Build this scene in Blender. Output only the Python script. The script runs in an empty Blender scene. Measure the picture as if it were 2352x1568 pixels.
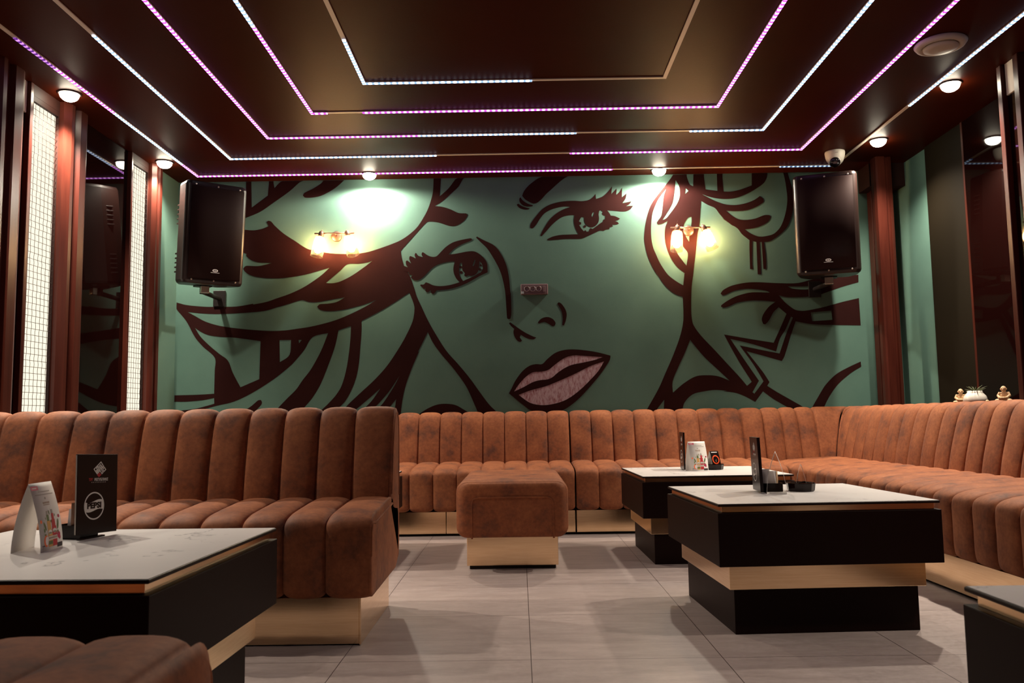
import bpy, bmesh, math, random
from mathutils import Vector, Matrix
random.seed(7)
S = bpy.context.scene
COL = S.collection
PI = math.pi

# ------------------------------------------------------------------ camera
F_PX, PITCH, YAW, ROLL, CAM_H = 1917.4, .09351, -.00723, -.0146, .7505
_F = Vector((math.sin(YAW)*math.cos(PITCH), math.cos(YAW)*math.cos(PITCH), math.sin(PITCH)))
_R0 = Vector((math.cos(YAW), -math.sin(YAW), 0)); _U0 = _R0.cross(_F)
_R = _R0*math.cos(ROLL)+_U0*math.sin(ROLL); _U = -_R0*math.sin(ROLL)+_U0*math.cos(ROLL)
cam = bpy.data.cameras.new('camera'); camo = bpy.data.objects.new('camera', cam); COL.objects.link(camo)
M = Matrix(((_R.x, _U.x, -_F.x, 0), (_R.y, _U.y, -_F.y, 0), (_R.z, _U.z, -_F.z, CAM_H), (0, 0, 0, 1)))
camo.matrix_world = M
cam.sensor_width = 36; cam.lens = F_PX/2352*36; cam.clip_start = .05
cam.dof.use_dof = True; cam.dof.focus_distance = 4.2; cam.dof.aperture_fstop = 9
S.camera = camo
def at(x, y, axis, v):
    d = _F*F_PX+_R*(x-1176)-_U*(y-784); o = Vector((0, 0, CAM_H)); i = 'XYZ'.index(axis)
    return o+d*((v-o[i])/d[i])

# ------------------------------------------------------------------ materials
def lin(r, g, b):
    f = lambda c: (c/255/12.92 if c/255 <= .04045 else ((c/255+.055)/1.055)**2.4)
    return (f(r), f(g), f(b), 1)
def mat(name, col, rough=.6, metal=0., spec=.5, emis=None, strength=0., coat=0., sheen=0.):
    m = bpy.data.materials.new(name); m.use_nodes = True
    b = m.node_tree.nodes['Principled BSDF']
    b.inputs['Base Color'].default_value = (*col[:3], 1)
    b.inputs['Roughness'].default_value = rough; b.inputs['Metallic'].default_value = metal
    b.inputs['Specular IOR Level'].default_value = spec
    b.inputs['Coat Weight'].default_value = coat
    b.inputs['Sheen Weight'].default_value = sheen
    if emis:
        b.inputs['Emission Color'].default_value = (*emis[:3], 1); b.inputs['Emission Strength'].default_value = strength
    return m
class NT:
    def __init__(s, m): s.m = m; s.t = m.node_tree; s.b = s.t.nodes['Principled BSDF']
    def n(s, typ, **k):
        x = s.t.nodes.new('ShaderNode'+typ)
        for a, v in k.items():
            if a.startswith('i_'):
                key = a[2:].replace('_', ' ')
                x.inputs[key].default_value = v
            else: setattr(x, a, v)
        return x
    def l(s, a, b): s.t.links.new(a, b)
    def coords(s, kind='Object', scale=(1, 1, 1)):
        if kind == 'Position':
            g = s.n('NewGeometry').outputs['Position']
        else: g = s.n('TexCoord').outputs[kind]
        mp = s.n('Mapping'); mp.inputs['Scale'].default_value = scale; s.l(g, mp.inputs['Vector']); return mp.outputs['Vector']
    def noise(s, vec, scale, detail=4, rough=.6):
        x = s.n('TexNoise'); x.inputs['Scale'].default_value = scale; x.inputs['Detail'].default_value = detail
        x.inputs['Roughness'].default_value = rough; s.l(vec, x.inputs['Vector']); return x.outputs['Fac']
    def ramp(s, fac, stops):
        r = s.n('ValToRGB'); e = r.color_ramp.elements
        while len(e) < len(stops): e.new(.5)
        for k, (p, c) in enumerate(stops): e[k].position = p; e[k].color = (*c[:3], 1)
        s.l(fac, r.inputs['Fac']); return r.outputs['Color']
    def mix(s, fac, a, b, mode='MIX'):
        x = s.n('MixRGB', blend_type=mode)
        for i, v in ((0, fac), (1, a), (2, b)):
            if hasattr(v, 'is_linked'): s.l(v, x.inputs[i])
            else: x.inputs[i].default_value = v if i == 0 else (*v[:3], 1)
        return x.outputs[0]
    def math(s, op, a, b=0.):
        x = s.n('Math', operation=op)
        for i, v in ((0, a), (1, b)):
            if hasattr(v, 'is_linked'): s.l(v, x.inputs[i])
            else: x.inputs[i].default_value = v
        return x.outputs[0]
    def bump(s, h, strength=.2, dist=.01):
        x = s.n('Bump'); x.inputs['Strength'].default_value = strength; x.inputs['Distance'].default_value = dist
        s.l(h, x.inputs['Height']); s.l(x.outputs[0], s.b.inputs['Normal'])

def mk_leather():
    m = mat('suede_upholstery', (.36, .15, .075), .66, spec=.14, sheen=.03); t = NT(m)
    v = t.coords('Position')
    a = t.noise(v, 7, 6, .65); b = t.noise(v, 60, 3, .6)
    c = t.ramp(a, [(.32, (.150, .062, .040)), (.47, (.285, .097, .044)), (.68, (.385, .138, .060))])
    c2 = t.ramp(b, [(.3, (.72, .72, .74)), (.7, (1.1, 1.08, 1.05))])
    t.l(t.mix(.8, c, c2, 'MULTIPLY'), t.b.inputs['Base Color']); t.bump(b, .12, .004); return m
def mk_brass():
    m = mat('brushed_brass_laminate', (.9, .65, .4), .17, 1., spec=.5); t = NT(m)
    v = t.coords('Position', (2, 2, 60)); a = t.noise(v, 4, 4, .6)
    t.l(t.ramp(a, [(.3, (.84, .59, .35)), (.7, (.96, .71, .45))]), t.b.inputs['Base Color'])
    return m
def mk_marble():
    m = mat('white_marble_laminate', (.80, .76, .72), .33, spec=.4); t = NT(m)
    v = t.coords('Position'); n1 = t.n('TexNoise'); n1.inputs['Scale'].default_value = 1.5; n1.inputs['Detail'].default_value = 6
    n1.inputs['Roughness'].default_value = .62; t.l(v, n1.inputs['Vector'])
    d = t.math('ABSOLUTE', t.math('SUBTRACT', n1.outputs['Fac'], .5))
    vein = t.ramp(d, [(0, (.30, .30, .33)), (.0022, (.55, .54, .55)), (.0055, (1, 1, 1))])
    msk = t.ramp(t.noise(v, 1.6, 2, .5), [(.47, (0, 0, 0)), (.56, (1, 1, 1))])
    soft = t.ramp(t.noise(v, 3.3, 5, .6), [(.3, (.78, .74, .725)), (.7, (.84, .80, .78))])
    veins = t.mix(msk, (1, 1, 1), vein)
    t.l(t.mix(.85, soft, veins, 'MULTIPLY'), t.b.inputs['Base Color']); return m
def mk_floor():
    m = mat('grey_stoneware_tiles', (.36, .31, .29), .36, spec=.45); t = NT(m)
    p = t.n('NewGeometry').outputs['Position']; sp = t.n('SeparateXYZ'); t.l(p, sp.inputs[0])
    def grout(o, off):
        a = t.math('DIVIDE', t.math('SUBTRACT', o, off), .6); f = t.math('FRACT', a)
        return t.math('LESS_THAN', t.math('MINIMUM', f, t.math('SUBTRACT', 1., f)), .0021)
    g = t.math('MAXIMUM', grout(sp.outputs[0], .026), grout(sp.outputs[1], 3.302))
    a = t.noise(t.coords('Position', (1.5, 5, 1)), 3.4, 7, .7); b = t.noise(t.coords('Position'), 55, 3, .7)
    c = t.ramp(a, [(.3, (.355, .275, .255)), (.7, (.495, .400, .375))])
    c = t.mix(.6, c, t.ramp(b, [(.25, (.78, .78, .78)), (.75, (1.12, 1.12, 1.12))]), 'MULTIPLY')
    t.l(t.mix(g, c, (.05, .03, .028)), t.b.inputs['Base Color'])
    t.l(t.ramp(b, [(.2, (.30,)*3), (.8, (.46,)*3)]), t.b.inputs['Roughness']); return m
def mk_wall(name, c1, c2):
    m = mat(name, c1, .8, spec=.06); t = NT(m); v = t.coords('Position')
    a = t.noise(v, 2.5, 4, .6); b = t.noise(v, 90, 2, .5)
    t.l(t.ramp(a, [(.3, c1), (.7, c2)]), t.b.inputs['Base Color']); t.bump(b, .08, .003); return m
def mk_wood():
    m = mat('red_brown_varnished_wood', (.20, .062, .032), .32, spec=.22); t = NT(m)
    a = t.noise(t.coords('Position', (9, 9, .7)), 3, 5, .6)
    t.l(t.ramp(a, [(.3, (.036, .0066, .0042)), (.7, (.066, .014, .008))]), t.b.inputs['Base Color']); return m
def mk_led(name, hi, lo, s_hi, s_lo, pitch=.033):
    return tuple(mk_led1(name+q, hi, lo, s_hi, s_lo, pitch, i) for i, q in enumerate(('_across', '_along')))
def mk_led1(name, hi, lo, s_hi, s_lo, pitch, axis):
    m = bpy.data.materials.new(name); m.use_nodes = True; t = NT(m); t.t.nodes.remove(t.b)
    p = t.n('NewGeometry').outputs['Position']; sp = t.n('SeparateXYZ'); t.l(p, sp.inputs[0])
    w = t.math('SINE', t.math('MULTIPLY', sp.outputs[axis], 2*PI/pitch))
    f = t.math('ADD', t.math('MULTIPLY', w, .5), .5); f = t.math('POWER', f, 1.5)
    e = t.n('Emission'); t.l(t.mix(f, tuple(c*s_lo for c in lo), tuple(c*s_hi for c in hi)), e.inputs['Color']); e.inputs['Strength'].default_value = 1
    t.l(e.outputs[0], t.t.nodes['Material Output'].inputs[0]); return m
def mk_emit(name, col, s):
    m = bpy.data.materials.new(name); m.use_nodes = True; t = NT(m); t.t.nodes.remove(t.b)
    e = t.n('Emission'); e.inputs['Color'].default_value = (*col, 1); e.inputs['Strength'].default_value = s
    t.l(e.outputs[0], t.t.nodes['Material Output'].inputs[0]); return m
def mk_glass(name, tint, refl=.25, rough=.05):
    m = bpy.data.materials.new(name); m.use_nodes = True; t = NT(m); t.t.nodes.remove(t.b)
    a = t.n('BsdfTransparent'); a.inputs[0].default_value = (*tint, 1)
    g = t.n('BsdfGlossy'); g.inputs['Roughness'].default_value = rough; g.inputs['Color'].default_value = (.9, .8, .7, 1)
    x = t.n('MixShader'); fr = t.n('LayerWeight'); fr.inputs['Blend'].default_value = .35
    t.l(t.math('MULTIPLY', fr.outputs['Facing'], refl), x.inputs[0]); t.l(a.outputs[0], x.inputs[1]); t.l(g.outputs[0], x.inputs[2])
    tr = t.n('BsdfTranslucent'); tr.inputs[0].default_value = (.95, .82, .66, 1); y = t.n('MixShader'); y.inputs[0].default_value = .035
    t.l(x.outputs[0], y.inputs[1]); t.l(tr.outputs[0], y.inputs[2]); t.l(y.outputs[0], t.t.nodes['Material Output'].inputs[0]); return m
def mk_lips():
    m = mat('dusty_pink_wall_paint', (.42, .30, .33), .8, spec=.2); t = NT(m)
    a = t.noise(t.coords('Position', (30, 1, 9)), 3, 6, .7)
    t.l(t.ramp(a, [(.34, (.22, .075, .085)), (.5, (.37, .26, .29)), (.66, (.46, .36, .39))]), t.b.inputs['Base Color']); return m

LEATHER = mk_leather(); BRASS = mk_brass(); MARBLE = mk_marble(); TILE = mk_floor(); WOOD = mk_wood()
GREEN = mk_wall('sage_green_wall_paint', (.080, .148, .120), (.094, .170, .136))
CEILM = mk_wall('dark_brown_ceiling_paint', (.034, .0042, .0013), (.041, .0056, .0018))
for _k, _v in (('Roughness', .46), ('Specular IOR Level', .045), ('Specular Tint', (1, .45, .22, 1))): CEILM.node_tree.nodes['Principled BSDF'].inputs[_k].default_value = _v
DARKWALL = mat('dark_brown_wall', (.022, .006, .004), .6, spec=.2)
BLACKPAINT = mk_wall('black_brown_wall_paint', (.017, .0040, .0036), (.023, .0058, .005))
LIPS = mk_lips()
BLACKLAM = mat('black_laminate', (.010, .0022, .0014), .5, spec=.12)
EDGE = mat('black_table_edge', (.012, .003, .002), .5, spec=.15)
MIRROR = mat('smoked_black_mirror', (.006, .0012, .001), .03, spec=.5)
FOOT = mat('black_plinth', (.010, .006, .006), .7)
PLASTIC = mat('black_speaker_plastic', (.012, .005, .004), .36, spec=.35)
GRILLE = mat('black_speaker_grille', (.010, .002, .0014), .55, spec=.10)
BRACKETM = mat('black_steel_bracket', (.02, .015, .014), .4, .6)
STEEL = mat('zinc_plated_steel', (.72, .64, .54), .28, .9)
WHITEPL = mat('cream_white_plastic', (.72, .66, .58), .45)
GREYPL = mat('grey_white_vent_enamel', (.40, .35, .31), .5, spec=.2)
LENS = mat('black_camera_lens', (.01, .008, .01), .12, coat=.5)
CHANNEL = mat('frosted_led_diffuser', (.62, .55, .48), .5)
BRONZE = mat('brushed_bronze_metal', (.20, .115, .085), .4, .7)
WIRE = mat('dark_wire', (.035, .025, .02), .5, .6)
CREAM = mat('cream_painted_panel', (.62, .53, .42), .6)
PAPERW = mat('white_card', (.78, .74, .70), .7)
MENUB = mat('black_glossy_menu_cover', (.007, .0015, .0015), .3, spec=.25)
PRINTW = mat('white_print_ink', (.78, .75, .72), .6)
REDI = mat('red_print_ink', (.55, .02, .03), .6)
CRIM = mat('crimson_print_ink', (.50, .02, .08), .6)
ORANGEI = mat('orange_print_ink', (.85, .13, .02), .6)
YELLOWI = mat('amber_print_ink', (.68, .36, .10), .6)
GREENI = mat('green_print_ink', (.12, .17, .05), .6)
GREYI = mat('grey_print_ink', (.42, .37, .33), .7)
BROWNI = mat('brown_print_ink', (.36, .22, .13), .7)
DARKI = mat('dark_print_ink', (.05, .035, .04), .7)
SAND = mat('sandstone_resin', (.62, .40, .22), .6)
POTW = mat('white_glazed_ceramic', (.78, .72, .64), .25, coat=.3)
LEAF = mat('dark_green_succulent_leaf', (.075, .085, .03), .5)
SOIL = mat('dark_potting_soil', (.03, .02, .015), .9)
CLEARPL = mat('black_acrylic', (.008, .002, .0018), .2, spec=.25)
SACHETB = mat('brown_paper_sachet', (.32, .16, .10), .7)
SACHETW = mat('white_paper_sachet', (.66, .62, .64), .6)
STICK = mat('beige_wooden_stirrers', (.55, .36, .22), .7)
GREYDARK = mat('plum_grey_socket_plastic', (.13, .085, .09), .35)
GLASS = mk_glass('amber_tinted_shade_glass', (.93, .80, .68), .55)
LED_P = mk_led('pink_violet_led_light', (.88, .40, 1.), (.62, .06, .85), 4.6, 1.6)
LED_W = mk_led('cool_white_led_light', (.78, .86, 1.), (.26, .44, .85), 5.0, 1.5)
LED_V = mk_led('violet_led_light', (.85, .35, 1.), (.20, .02, .45), 1.3, .5)
LED_B = mk_led('blue_white_led_light', (.62, .82, 1.), (.06, .16, .40), 1.4, .6)
PANELGLOW = mk_emit('backlit_cream_panel', (1.0, .90, .72), 1.15)
BULB = mk_emit('warm_bulb_light', (1., .74, .42), 300)
LAMPLENS = mk_emit('downlight_lens', (1., .90, .70), 60)

# ------------------------------------------------------------------ object helpers
def link(name, me, parent=None):
    o = bpy.data.objects.new(name, me); COL.objects.link(o)
    if parent: o.parent = parent
    return o
def tag(o, label=None, cat=None, group=None, kind=None):
    if label: o['label'] = label
    if cat: o['category'] = cat
    if group: o['group'] = group
    if kind: o['kind'] = kind
    return o
def thing(name, label, cat, loc=(0, 0, 0), rz=0, group=None):
    o = bpy.data.objects.new(name, None); COL.objects.link(o); o.empty_display_size = .05
    o.location = loc; o.rotation_euler = (0, 0, rz); return tag(o, label, cat, group)
def copy_tree(o, parent=None):
    c = o.copy(); COL.objects.link(c)
    if parent: c.parent = parent
    for ch in [x for x in bpy.data.objects if x.parent == o]: copy_tree(ch, c)
    return c
class MB:
    def __init__(s): s.v = []; s.f = []; s.mi = []; s.sm = []
    def add(s, vs, fs, mi=0, smooth=False):
        b = len(s.v); s.v += [tuple(x) for x in vs]
        for f in fs: s.f.append(tuple(b+i for i in f)); s.mi.append(mi); s.sm.append(smooth)
        return s
    def box(s, x0, x1, y0, y1, z0, z1, mi=0, bev=0., rot=None, org=None):
        bm = bmesh.new(); bmesh.ops.create_cube(bm, size=1)
        for v in bm.verts: v.co = Vector((x0+(v.co.x+.5)*(x1-x0), y0+(v.co.y+.5)*(y1-y0), z0+(v.co.z+.5)*(z1-z0)))
        if bev > 0: bmesh.ops.bevel(bm, geom=list(bm.edges), offset=bev, segments=2, affect='EDGES', profile=.5)
        return s.bm(bm, mi, False, rot)
    def bm(s, bm, mi=0, smooth=False, mtx=None):
        bm.verts.index_update(); vs = [(mtx @ v.co if mtx else v.co) for v in bm.verts]
        s.add([tuple(v) for v in vs], [[v.index for v in f.verts] for f in bm.faces], mi, smooth); bm.free(); return s
    def grid(s, rows, mi=0, smooth=True, close=False):
        n = len(rows[0]); vs = [p for r in rows for p in r]; fs = []
        for i in range(len(rows)-1):
            for j in range(n if close else n-1):
                k = (j+1) % n; fs.append((i*n+j, i*n+k, (i+1)*n+k, (i+1)*n+j))
        return s.add(vs, fs, mi, smooth)
    def lathe(s, prof, seg=32, mi=0, smooth=True, mtx=None, cap=True):
        rows = []
        for r, z in prof:
            rows.append([Vector((r*math.cos(2*PI*k/seg), r*math.sin(2*PI*k/seg), z)) for k in range(seg)])
        if mtx: rows = [[mtx @ p for p in r] for r in rows]
        s.grid(rows, mi, smooth, True)
        if cap:
            s.add(rows[0], [tuple(reversed(range(seg)))], mi, False); s.add(rows[-1], [tuple(range(seg))], mi, False)
        return s
    def tube(s, pts, r, seg=8, mi=0, closed=False, cap=True):
        pts = [Vector(p) for p in pts]; rows = []; n = len(pts)
        up = None
        for i in range(n):
            a = pts[(i-1) % n] if (closed or i > 0) else pts[i]; b = pts[(i+1) % n] if (closed or i < n-1) else pts[i]
            t = (b-a).normalized()
            if up is None: up = Vector((0, 0, 1)) if abs(t.z) < .9 else Vector((1, 0, 0))
            u = (up-t*up.dot(t)).normalized(); w = t.cross(u); up = u
            rr = r[i] if isinstance(r, (list, tuple)) else r
            rows.append([pts[i]+u*rr*math.cos(2*PI*k/seg)+w*rr*math.sin(2*PI*k/seg) for k in range(seg)])
        if closed: rows.append(rows[0])
        s.grid(rows, mi, True, True)
        if cap and not closed:
            s.add(rows[0], [tuple(range(seg))], mi, False); s.add(rows[-1], [tuple(reversed(range(seg)))], mi, False)
        return s
    def sphere(s, c, r, mi=0, seg=20, scale=(1, 1, 1), mtx=None):
        bm = bmesh.new(); bmesh.ops.create_uvsphere(bm, u_segments=seg, v_segments=max(8, seg//2), radius=r)
        for v in bm.verts:
            p = Vector((v.co.x*scale[0], v.co.y*scale[1], v.co.z*scale[2])); v.co = (mtx @ p if mtx else p)+Vector(c)
        return s.bm(bm, mi, True)
    def poly(s, pts, mi=0): return s.add(pts, [tuple(range(len(pts)))], mi, False)
    def build(s, name, mats, parent=None):
        me = bpy.data.meshes.new(name); me.from_pydata(s.v, [], s.f); me.update()
        for m in (mats if isinstance(mats, (list, tuple)) else [mats]): me.materials.append(m)
        for p, i, q in zip(me.polygons, s.mi, s.sm): p.material_index = i; p.use_smooth = q
        bm = bmesh.new(); bm.from_mesh(me); bmesh.ops.remove_doubles(bm, verts=bm.verts, dist=1e-6)
        bmesh.ops.recalc_face_normals(bm, faces=bm.faces); bm.to_mesh(me); bm.free()
        return link(name, me, parent)
def struct(name, mb, m, parent=None, label=None):
    o = mb.build(name, m, parent)
    if not parent: o['kind'] = 'structure'
    if label: o['label'] = label
    return o
def catmull(pts, per=6, closed=False, ang=55):
    """smooth a polyline, keeping sharp corners (turn > ang degrees)"""
    n = len(pts); P = [Vector(p) for p in pts]; out = []
    def corner(i):
        if not closed and (i == 0 or i == n-1): return True
        a = P[i]-P[i-1]; b = P[(i+1) % n]-P[i]
        if a.length < 1e-9 or b.length < 1e-9: return True
        return math.degrees(a.angle(b)) > ang
    cs = [corner(i) for i in range(n)]
    for i in range(n if closed else n-1):
        p1, p2 = P[i], P[(i+1) % n]
        t1 = Vector() if False else ((p2-P[i-1])*.5 if not cs[i] else (p2-p1)*.6)
        t2 = ((P[(i+2) % n]-p1)*.5 if not cs[(i+1) % n] else (p2-p1)*.6)
        L = (p2-p1).length
        for t_ in (t1, t2):
            if t_.length > L*1.1: t_ *= L*1.1/t_.length
        for k in range(per):
            t = k/per; h1 = 2*t**3-3*t**2+1; h2 = t**3-2*t**2+t; h3 = -2*t**3+3*t**2; h4 = t**3-t**2
            out.append(p1*h1+t1*h2+p2*h3+t2*h4)
    if not closed: out.append(P[-1])
    return out
def fill2d(loops):
    """triangulate 2-D loops (even-odd) with a filled curve; returns verts, faces"""
    cu = bpy.data.curves.new('fill', 'CURVE'); cu.dimensions = '2D'; cu.fill_mode = 'BOTH'
    for lp in loops:
        sp = cu.splines.new('POLY'); sp.points.add(len(lp)-1)
        for q, p in zip(sp.points, lp): q.co = (p[0], p[1], 0, 1)
        sp.use_cyclic_u = True
    o = bpy.data.objects.new('fill', cu); COL.objects.link(o)
    dg = bpy.context.evaluated_depsgraph_get(); me = bpy.data.meshes.new_from_object(o.evaluated_get(dg))
    vs = [v.co.copy() for v in me.vertices]; fs = [tuple(p.vertices) for p in me.polygons]
    bpy.data.objects.remove(o); bpy.data.curves.remove(cu); bpy.data.meshes.remove(me)
    return vs, fs
def text2d(body, size, bold=0., spacing=1.):
    cu = bpy.data.curves.new('txt', 'FONT'); cu.body = body; cu.size = size; cu.offset = bold; cu.space_character = spacing
    cu.align_x = 'CENTER'; cu.align_y = 'CENTER'; cu.resolution_u = 3
    o = bpy.data.objects.new('txt', cu); COL.objects.link(o)
    dg = bpy.context.evaluated_depsgraph_get(); me = bpy.data.meshes.new_from_object(o.evaluated_get(dg))
    vs = [v.co.copy() for v in me.vertices]; fs = [tuple(p.vertices) for p in me.polygons]
    bpy.data.objects.remove(o); bpy.data.curves.remove(cu); bpy.data.meshes.remove(me)
    return vs, fs

CEIL = 2.592; YW = 6.22
# ------------------------------------------------------------------ room shell
XL, XR = -2.6, 2.6
FRONT = -1.6
b = MB(); b.box(-3.2, 3.2, FRONT, YW+.1, -.1, 0); struct('floor', b, TILE)
b = MB(); b.box(-3.2, 3.2, FRONT, YW+.1, CEIL, CEIL+.1); struct('ceiling', b, CEILM)
b = MB(); b.box(-3.2, 3.2, YW, YW+.1, 0, CEIL); struct('wall_back', b, GREEN)
b = MB(); b.box(-3.2, 3.2, FRONT-.1, FRONT, 0, CEIL); struct('wall_front', b, DARKWALL)
b = MB(); b.box(-2.75, -2.64, FRONT, 5.875, 0, CEIL); struct('wall_left', b, DARKWALL)
b = MB(); b.box(-2.75, -2.575, 5.88, YW, 0, CEIL); struct('wall_left_corner', b, GREEN)
b = MB(); b.box(2.86, 2.96, 4.32, YW, 0, CEIL); struct('wall_right', b, GREEN)
b = MB(); b.box(2.64, 2.96, FRONT, 4.22, 0, CEIL); struct('wall_right_front', b, DARKWALL)
b = MB(); b.box(2.50, 2.86, 4.36, 5.85, .70, .803, bev=.004); struct('trim_1', b, DARKWALL)

def column(name, y0, y1, side, face_in):
    """ridged, varnished timber pilaster: stepped profile swept floor to ceiling"""
    xw = -2.64 if side < 0 else 2.64
    n = y1-y0
    prof = [(0, 0), (0, .075), (.18, .10), (.30, .10), (.36, .072), (.52, .072), (.58, .10), (.84, .10), (.94, .09), (1, .06), (1, 0)]
    bm = MB(); rows = []
    for z in (0, CEIL-.0):
        rows.append([Vector((xw-side*d, y0+n*t, z)) for t, d in prof])
    bm.grid(rows, 0, False)
    bm.add(rows[1], [tuple(range(len(prof)))])
    return struct(name, bm, WOOD)
column('trim_2', 4.59, 4.835, -1, 0); column('trim_3', 5.735, 5.875, -1, 0); column('trim_4', 3.95, 4.20, -1, 0)
b = MB(); b.box(-2.64, -2.585, 4.30, 4.33, 0, CEIL, bev=.004); struct('trim_5', b, WOOD)
b = MB(); b.box(-2.64, -2.585, 5.47, 5.495, 0, CEIL, bev=.004); struct('trim_6', b, WOOD)
# headers above the mesh panels and mirrors
b = MB(); b.box(-2.64, -2.59, 4.33, 4.59, 2.53, CEIL); b.box(-2.64, -2.59, 5.495, 5.735, 2.55, CEIL); struct('trim_7', b, DARKWALL)
b = MB(); b.box(-2.64, -2.605, 4.20, 4.30, 2.42, CEIL, bev=.002); struct('trim_8', b, CREAM)
b = MB(); b.box(2.605, 2.64, 4.20, 4.30, 2.42, CEIL, bev=.002); struct('trim_9', b, CREAM)
# right pilaster that faces the room, with its ridges on the front
bm = MB(); rows = []
prof = [(2.698, 5.90), (2.696, 5.872), (2.676, 5.866), (2.671, 5.882), (2.650, 5.882), (2.645, 5.860), (2.592, 5.858), (2.582, 5.868), (2.578, 5.90), (2.578, 5.94), (2.698, 5.94)]
for z in (0, CEIL): rows.append([Vector((x, y, z)) for x, y in prof])
bm.grid(rows, 0, False, True); struct('trim_10', bm, WOOD)
b = MB(); b.box(2.655, 2.685, 6.13, 6.215, 0, 2.42, bev=.008); struct('trim_11', b, WOOD)
b = MB(); b.box(2.60, 2.86, 6.02, 6.22, 2.42, CEIL); struct('trim_12', b, DARKWALL)
b = MB(); b.box(2.585, 2.64, 4.305, 4.345, 0, CEIL, bev=.004); struct('trim_13', b, WOOD)
b = MB(); b.box(2.585, 2.64, 4.155, 4.20, 0, CEIL, bev=.004); struct('trim_14', b, WOOD)
b = MB(); b.box(2.64, 2.96, 4.22, 4.345, 0, CEIL); struct('trim_15', b, DARKWALL)
b = MB(); b.box(2.835, 2.86, 5.172, 5.192, .803, CEIL); struct('trim_16', b, WOOD)
b = MB(); b.box(2.842, 2.86, 5.192, 5.675, .803, CEIL); struct('wall_shade_strip', b, mat('shaded_wall_olive', (.009, .0062, .0030), .7, spec=.06))  # dark sheet laid over the green wall, shade put into its colour

def mirror(x0, x1, y0, y1, z0, z1, label):
    m = MB(); m.box(x0, x1, y0, y1, z0, z1, bev=.002); o = m.build('wall_mirror', MIRROR); tag(o, label, 'mirror', 'smoked mirrors along the side walls')
mirror(-2.638, -2.612, 4.84, 5.468, .3, CEIL-.002, 'tall black mirror on left wall between the two backlit mesh panels')
mirror(-2.638, -2.612, 4.202, 4.298, .3, 2.418, 'narrow black mirror strip at the far left edge beside the larger mesh panel')
mirror(2.836, 2.858, 4.352, 5.170, .806, CEIL-.002, 'wide black mirror in right wall recess behind the white plant pot')
mirror(2.612, 2.638, 4.202, 4.303, .3, 2.418, 'narrow black mirror strip at the far right edge below a cream panel')

def mesh_panel(y0, y1, z1, label):
    t = thing('mesh_panel_light', label, 'wall light', (-2.64, (y0+y1)/2, 0), 0, 'backlit mesh panels on the left wall')
    w = y1-y0
    m = MB(); m.box(.002, .034, -w/2+.0105, w/2-.0105, .305, z1-.031); m.build('glowing_panel', PANELGLOW, t)
    m = MB(); m.box(.0, .05, -w/2+.001, -w/2+.010, .28, z1); m.box(.0, .05, w/2-.010, w/2-.001, .28, z1); m.box(.0, .05, -w/2+.01, w/2-.01, z1-.03, z1-.001); m.box(0, .05, -w/2+.01, w/2-.01, .28, .30)
    m.build('frame', DARKWALL, t)
    m = MB(); n = int(w/.034); p = w/n
    for k in range(n+1):
        y = -w/2+k*p; pts = []
        for q in range(int((z1-.32)/.017)+1):
            z = .32+q*.017; pts.append((.045, min(max(y+.0022*math.sin(q*PI/2+.6), -w/2+.002), w/2-.002), z))
        m.tube(pts, .0013, 4)
    for q in range(int((z1-.32)/.034)+1):
        z = .32+q*.034; m.tube([(.047, -w/2+.002, z), (.047, w/2-.002, z)], .0013, 4)
    m.build('wire_mesh', WIRE, t); return t
mesh_panel(4.33, 4.59, 2.53, 'taller backlit cream panel with dark wire mesh nearest the camera, left wall')
mesh_panel(5.495, 5.735, 2.55, 'backlit cream panel with dark wire mesh farther back, beside the corner column')

# ------------------------------------------------------------------ LED rings on the ceiling
def led_ring(hw, yb, segs, label, y_front=.6):
    t = thing('led_strip', label, 'LED strip', (0, yb, CEIL), 0, 'concentric LED strips on the ceiling')
    w = .0105; zc = -.006
    m = MB(); z0, z1 = -.0055, -.0002
    m.box(-hw-w, -hw+w, y_front-yb, w, z0, z1); m.box(hw-w, hw+w, y_front-yb, w, z0, z1); m.box(-hw+w, hw-w, -w, w, z0, z1)
    m.build('diffuser_channel', CHANNEL, t)
    for side, a, b_, mt in segs:
        m = MB(); q = .0082; z0, z1 = -.0115, -.0056
        if side == 'L': m.box(-hw-q, -hw+q, a-yb, b_-yb, z0, z1, bev=.002)
        elif side == 'R': m.box(hw-q, hw+q, a-yb, b_-yb, z0, z1, bev=.002)
        else: m.box(a, b_, -q, q, z0, z1, bev=.002)
        m.build('lit_segment', mt[0 if side == 'B' else 1], t)
    return t
e = .0082
led_ring(2.362, 6.045, [('L', 3.78, 4.12, LED_V), ('L', 4.12, 4.75, LED_P), ('L', 4.75, 5.75, LED_W), ('L', 5.75, 6.045+e, LED_P), ('B', -2.355, .72, LED_P), ('B', 1.955, 2.355, LED_B), ('R', 5.93, 6.045+e, LED_B), ('R', .6, 4.86, LED_W)],
         'outermost LED strip, pink along the back, running beside the downlights')
led_ring(1.982, 5.65, [('L', 3.77, 5.65+e, LED_W), ('B', -1.975, -.547, LED_W), ('B', .379, 1.975, LED_P), ('R', .6, 5.65+e, LED_P)],
         'second LED strip from the wall, white on the left half and pink on the right')
led_ring(1.598, 5.24, [('L', .6, 5.24+e, LED_P), ('B', -1.59, -.62, LED_P), ('B', -.62, .397, LED_W), ('B', 1.127, 1.59, LED_W), ('R', .6, 5.24+e, LED_W)],
         'third LED strip from the wall, pink left arm and white right arm')
led_ring(1.208, 4.82, [('L', .6, 3.72, LED_W), ('L', 3.72, 4.82+e, LED_P), ('B', -1.2, -1.115, LED_P), ('B', -.906, 1.2, LED_P), ('R', .6, 4.82+e, LED_P)],
         'fourth LED strip from the wall, pink along nearly all of its back run')
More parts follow.
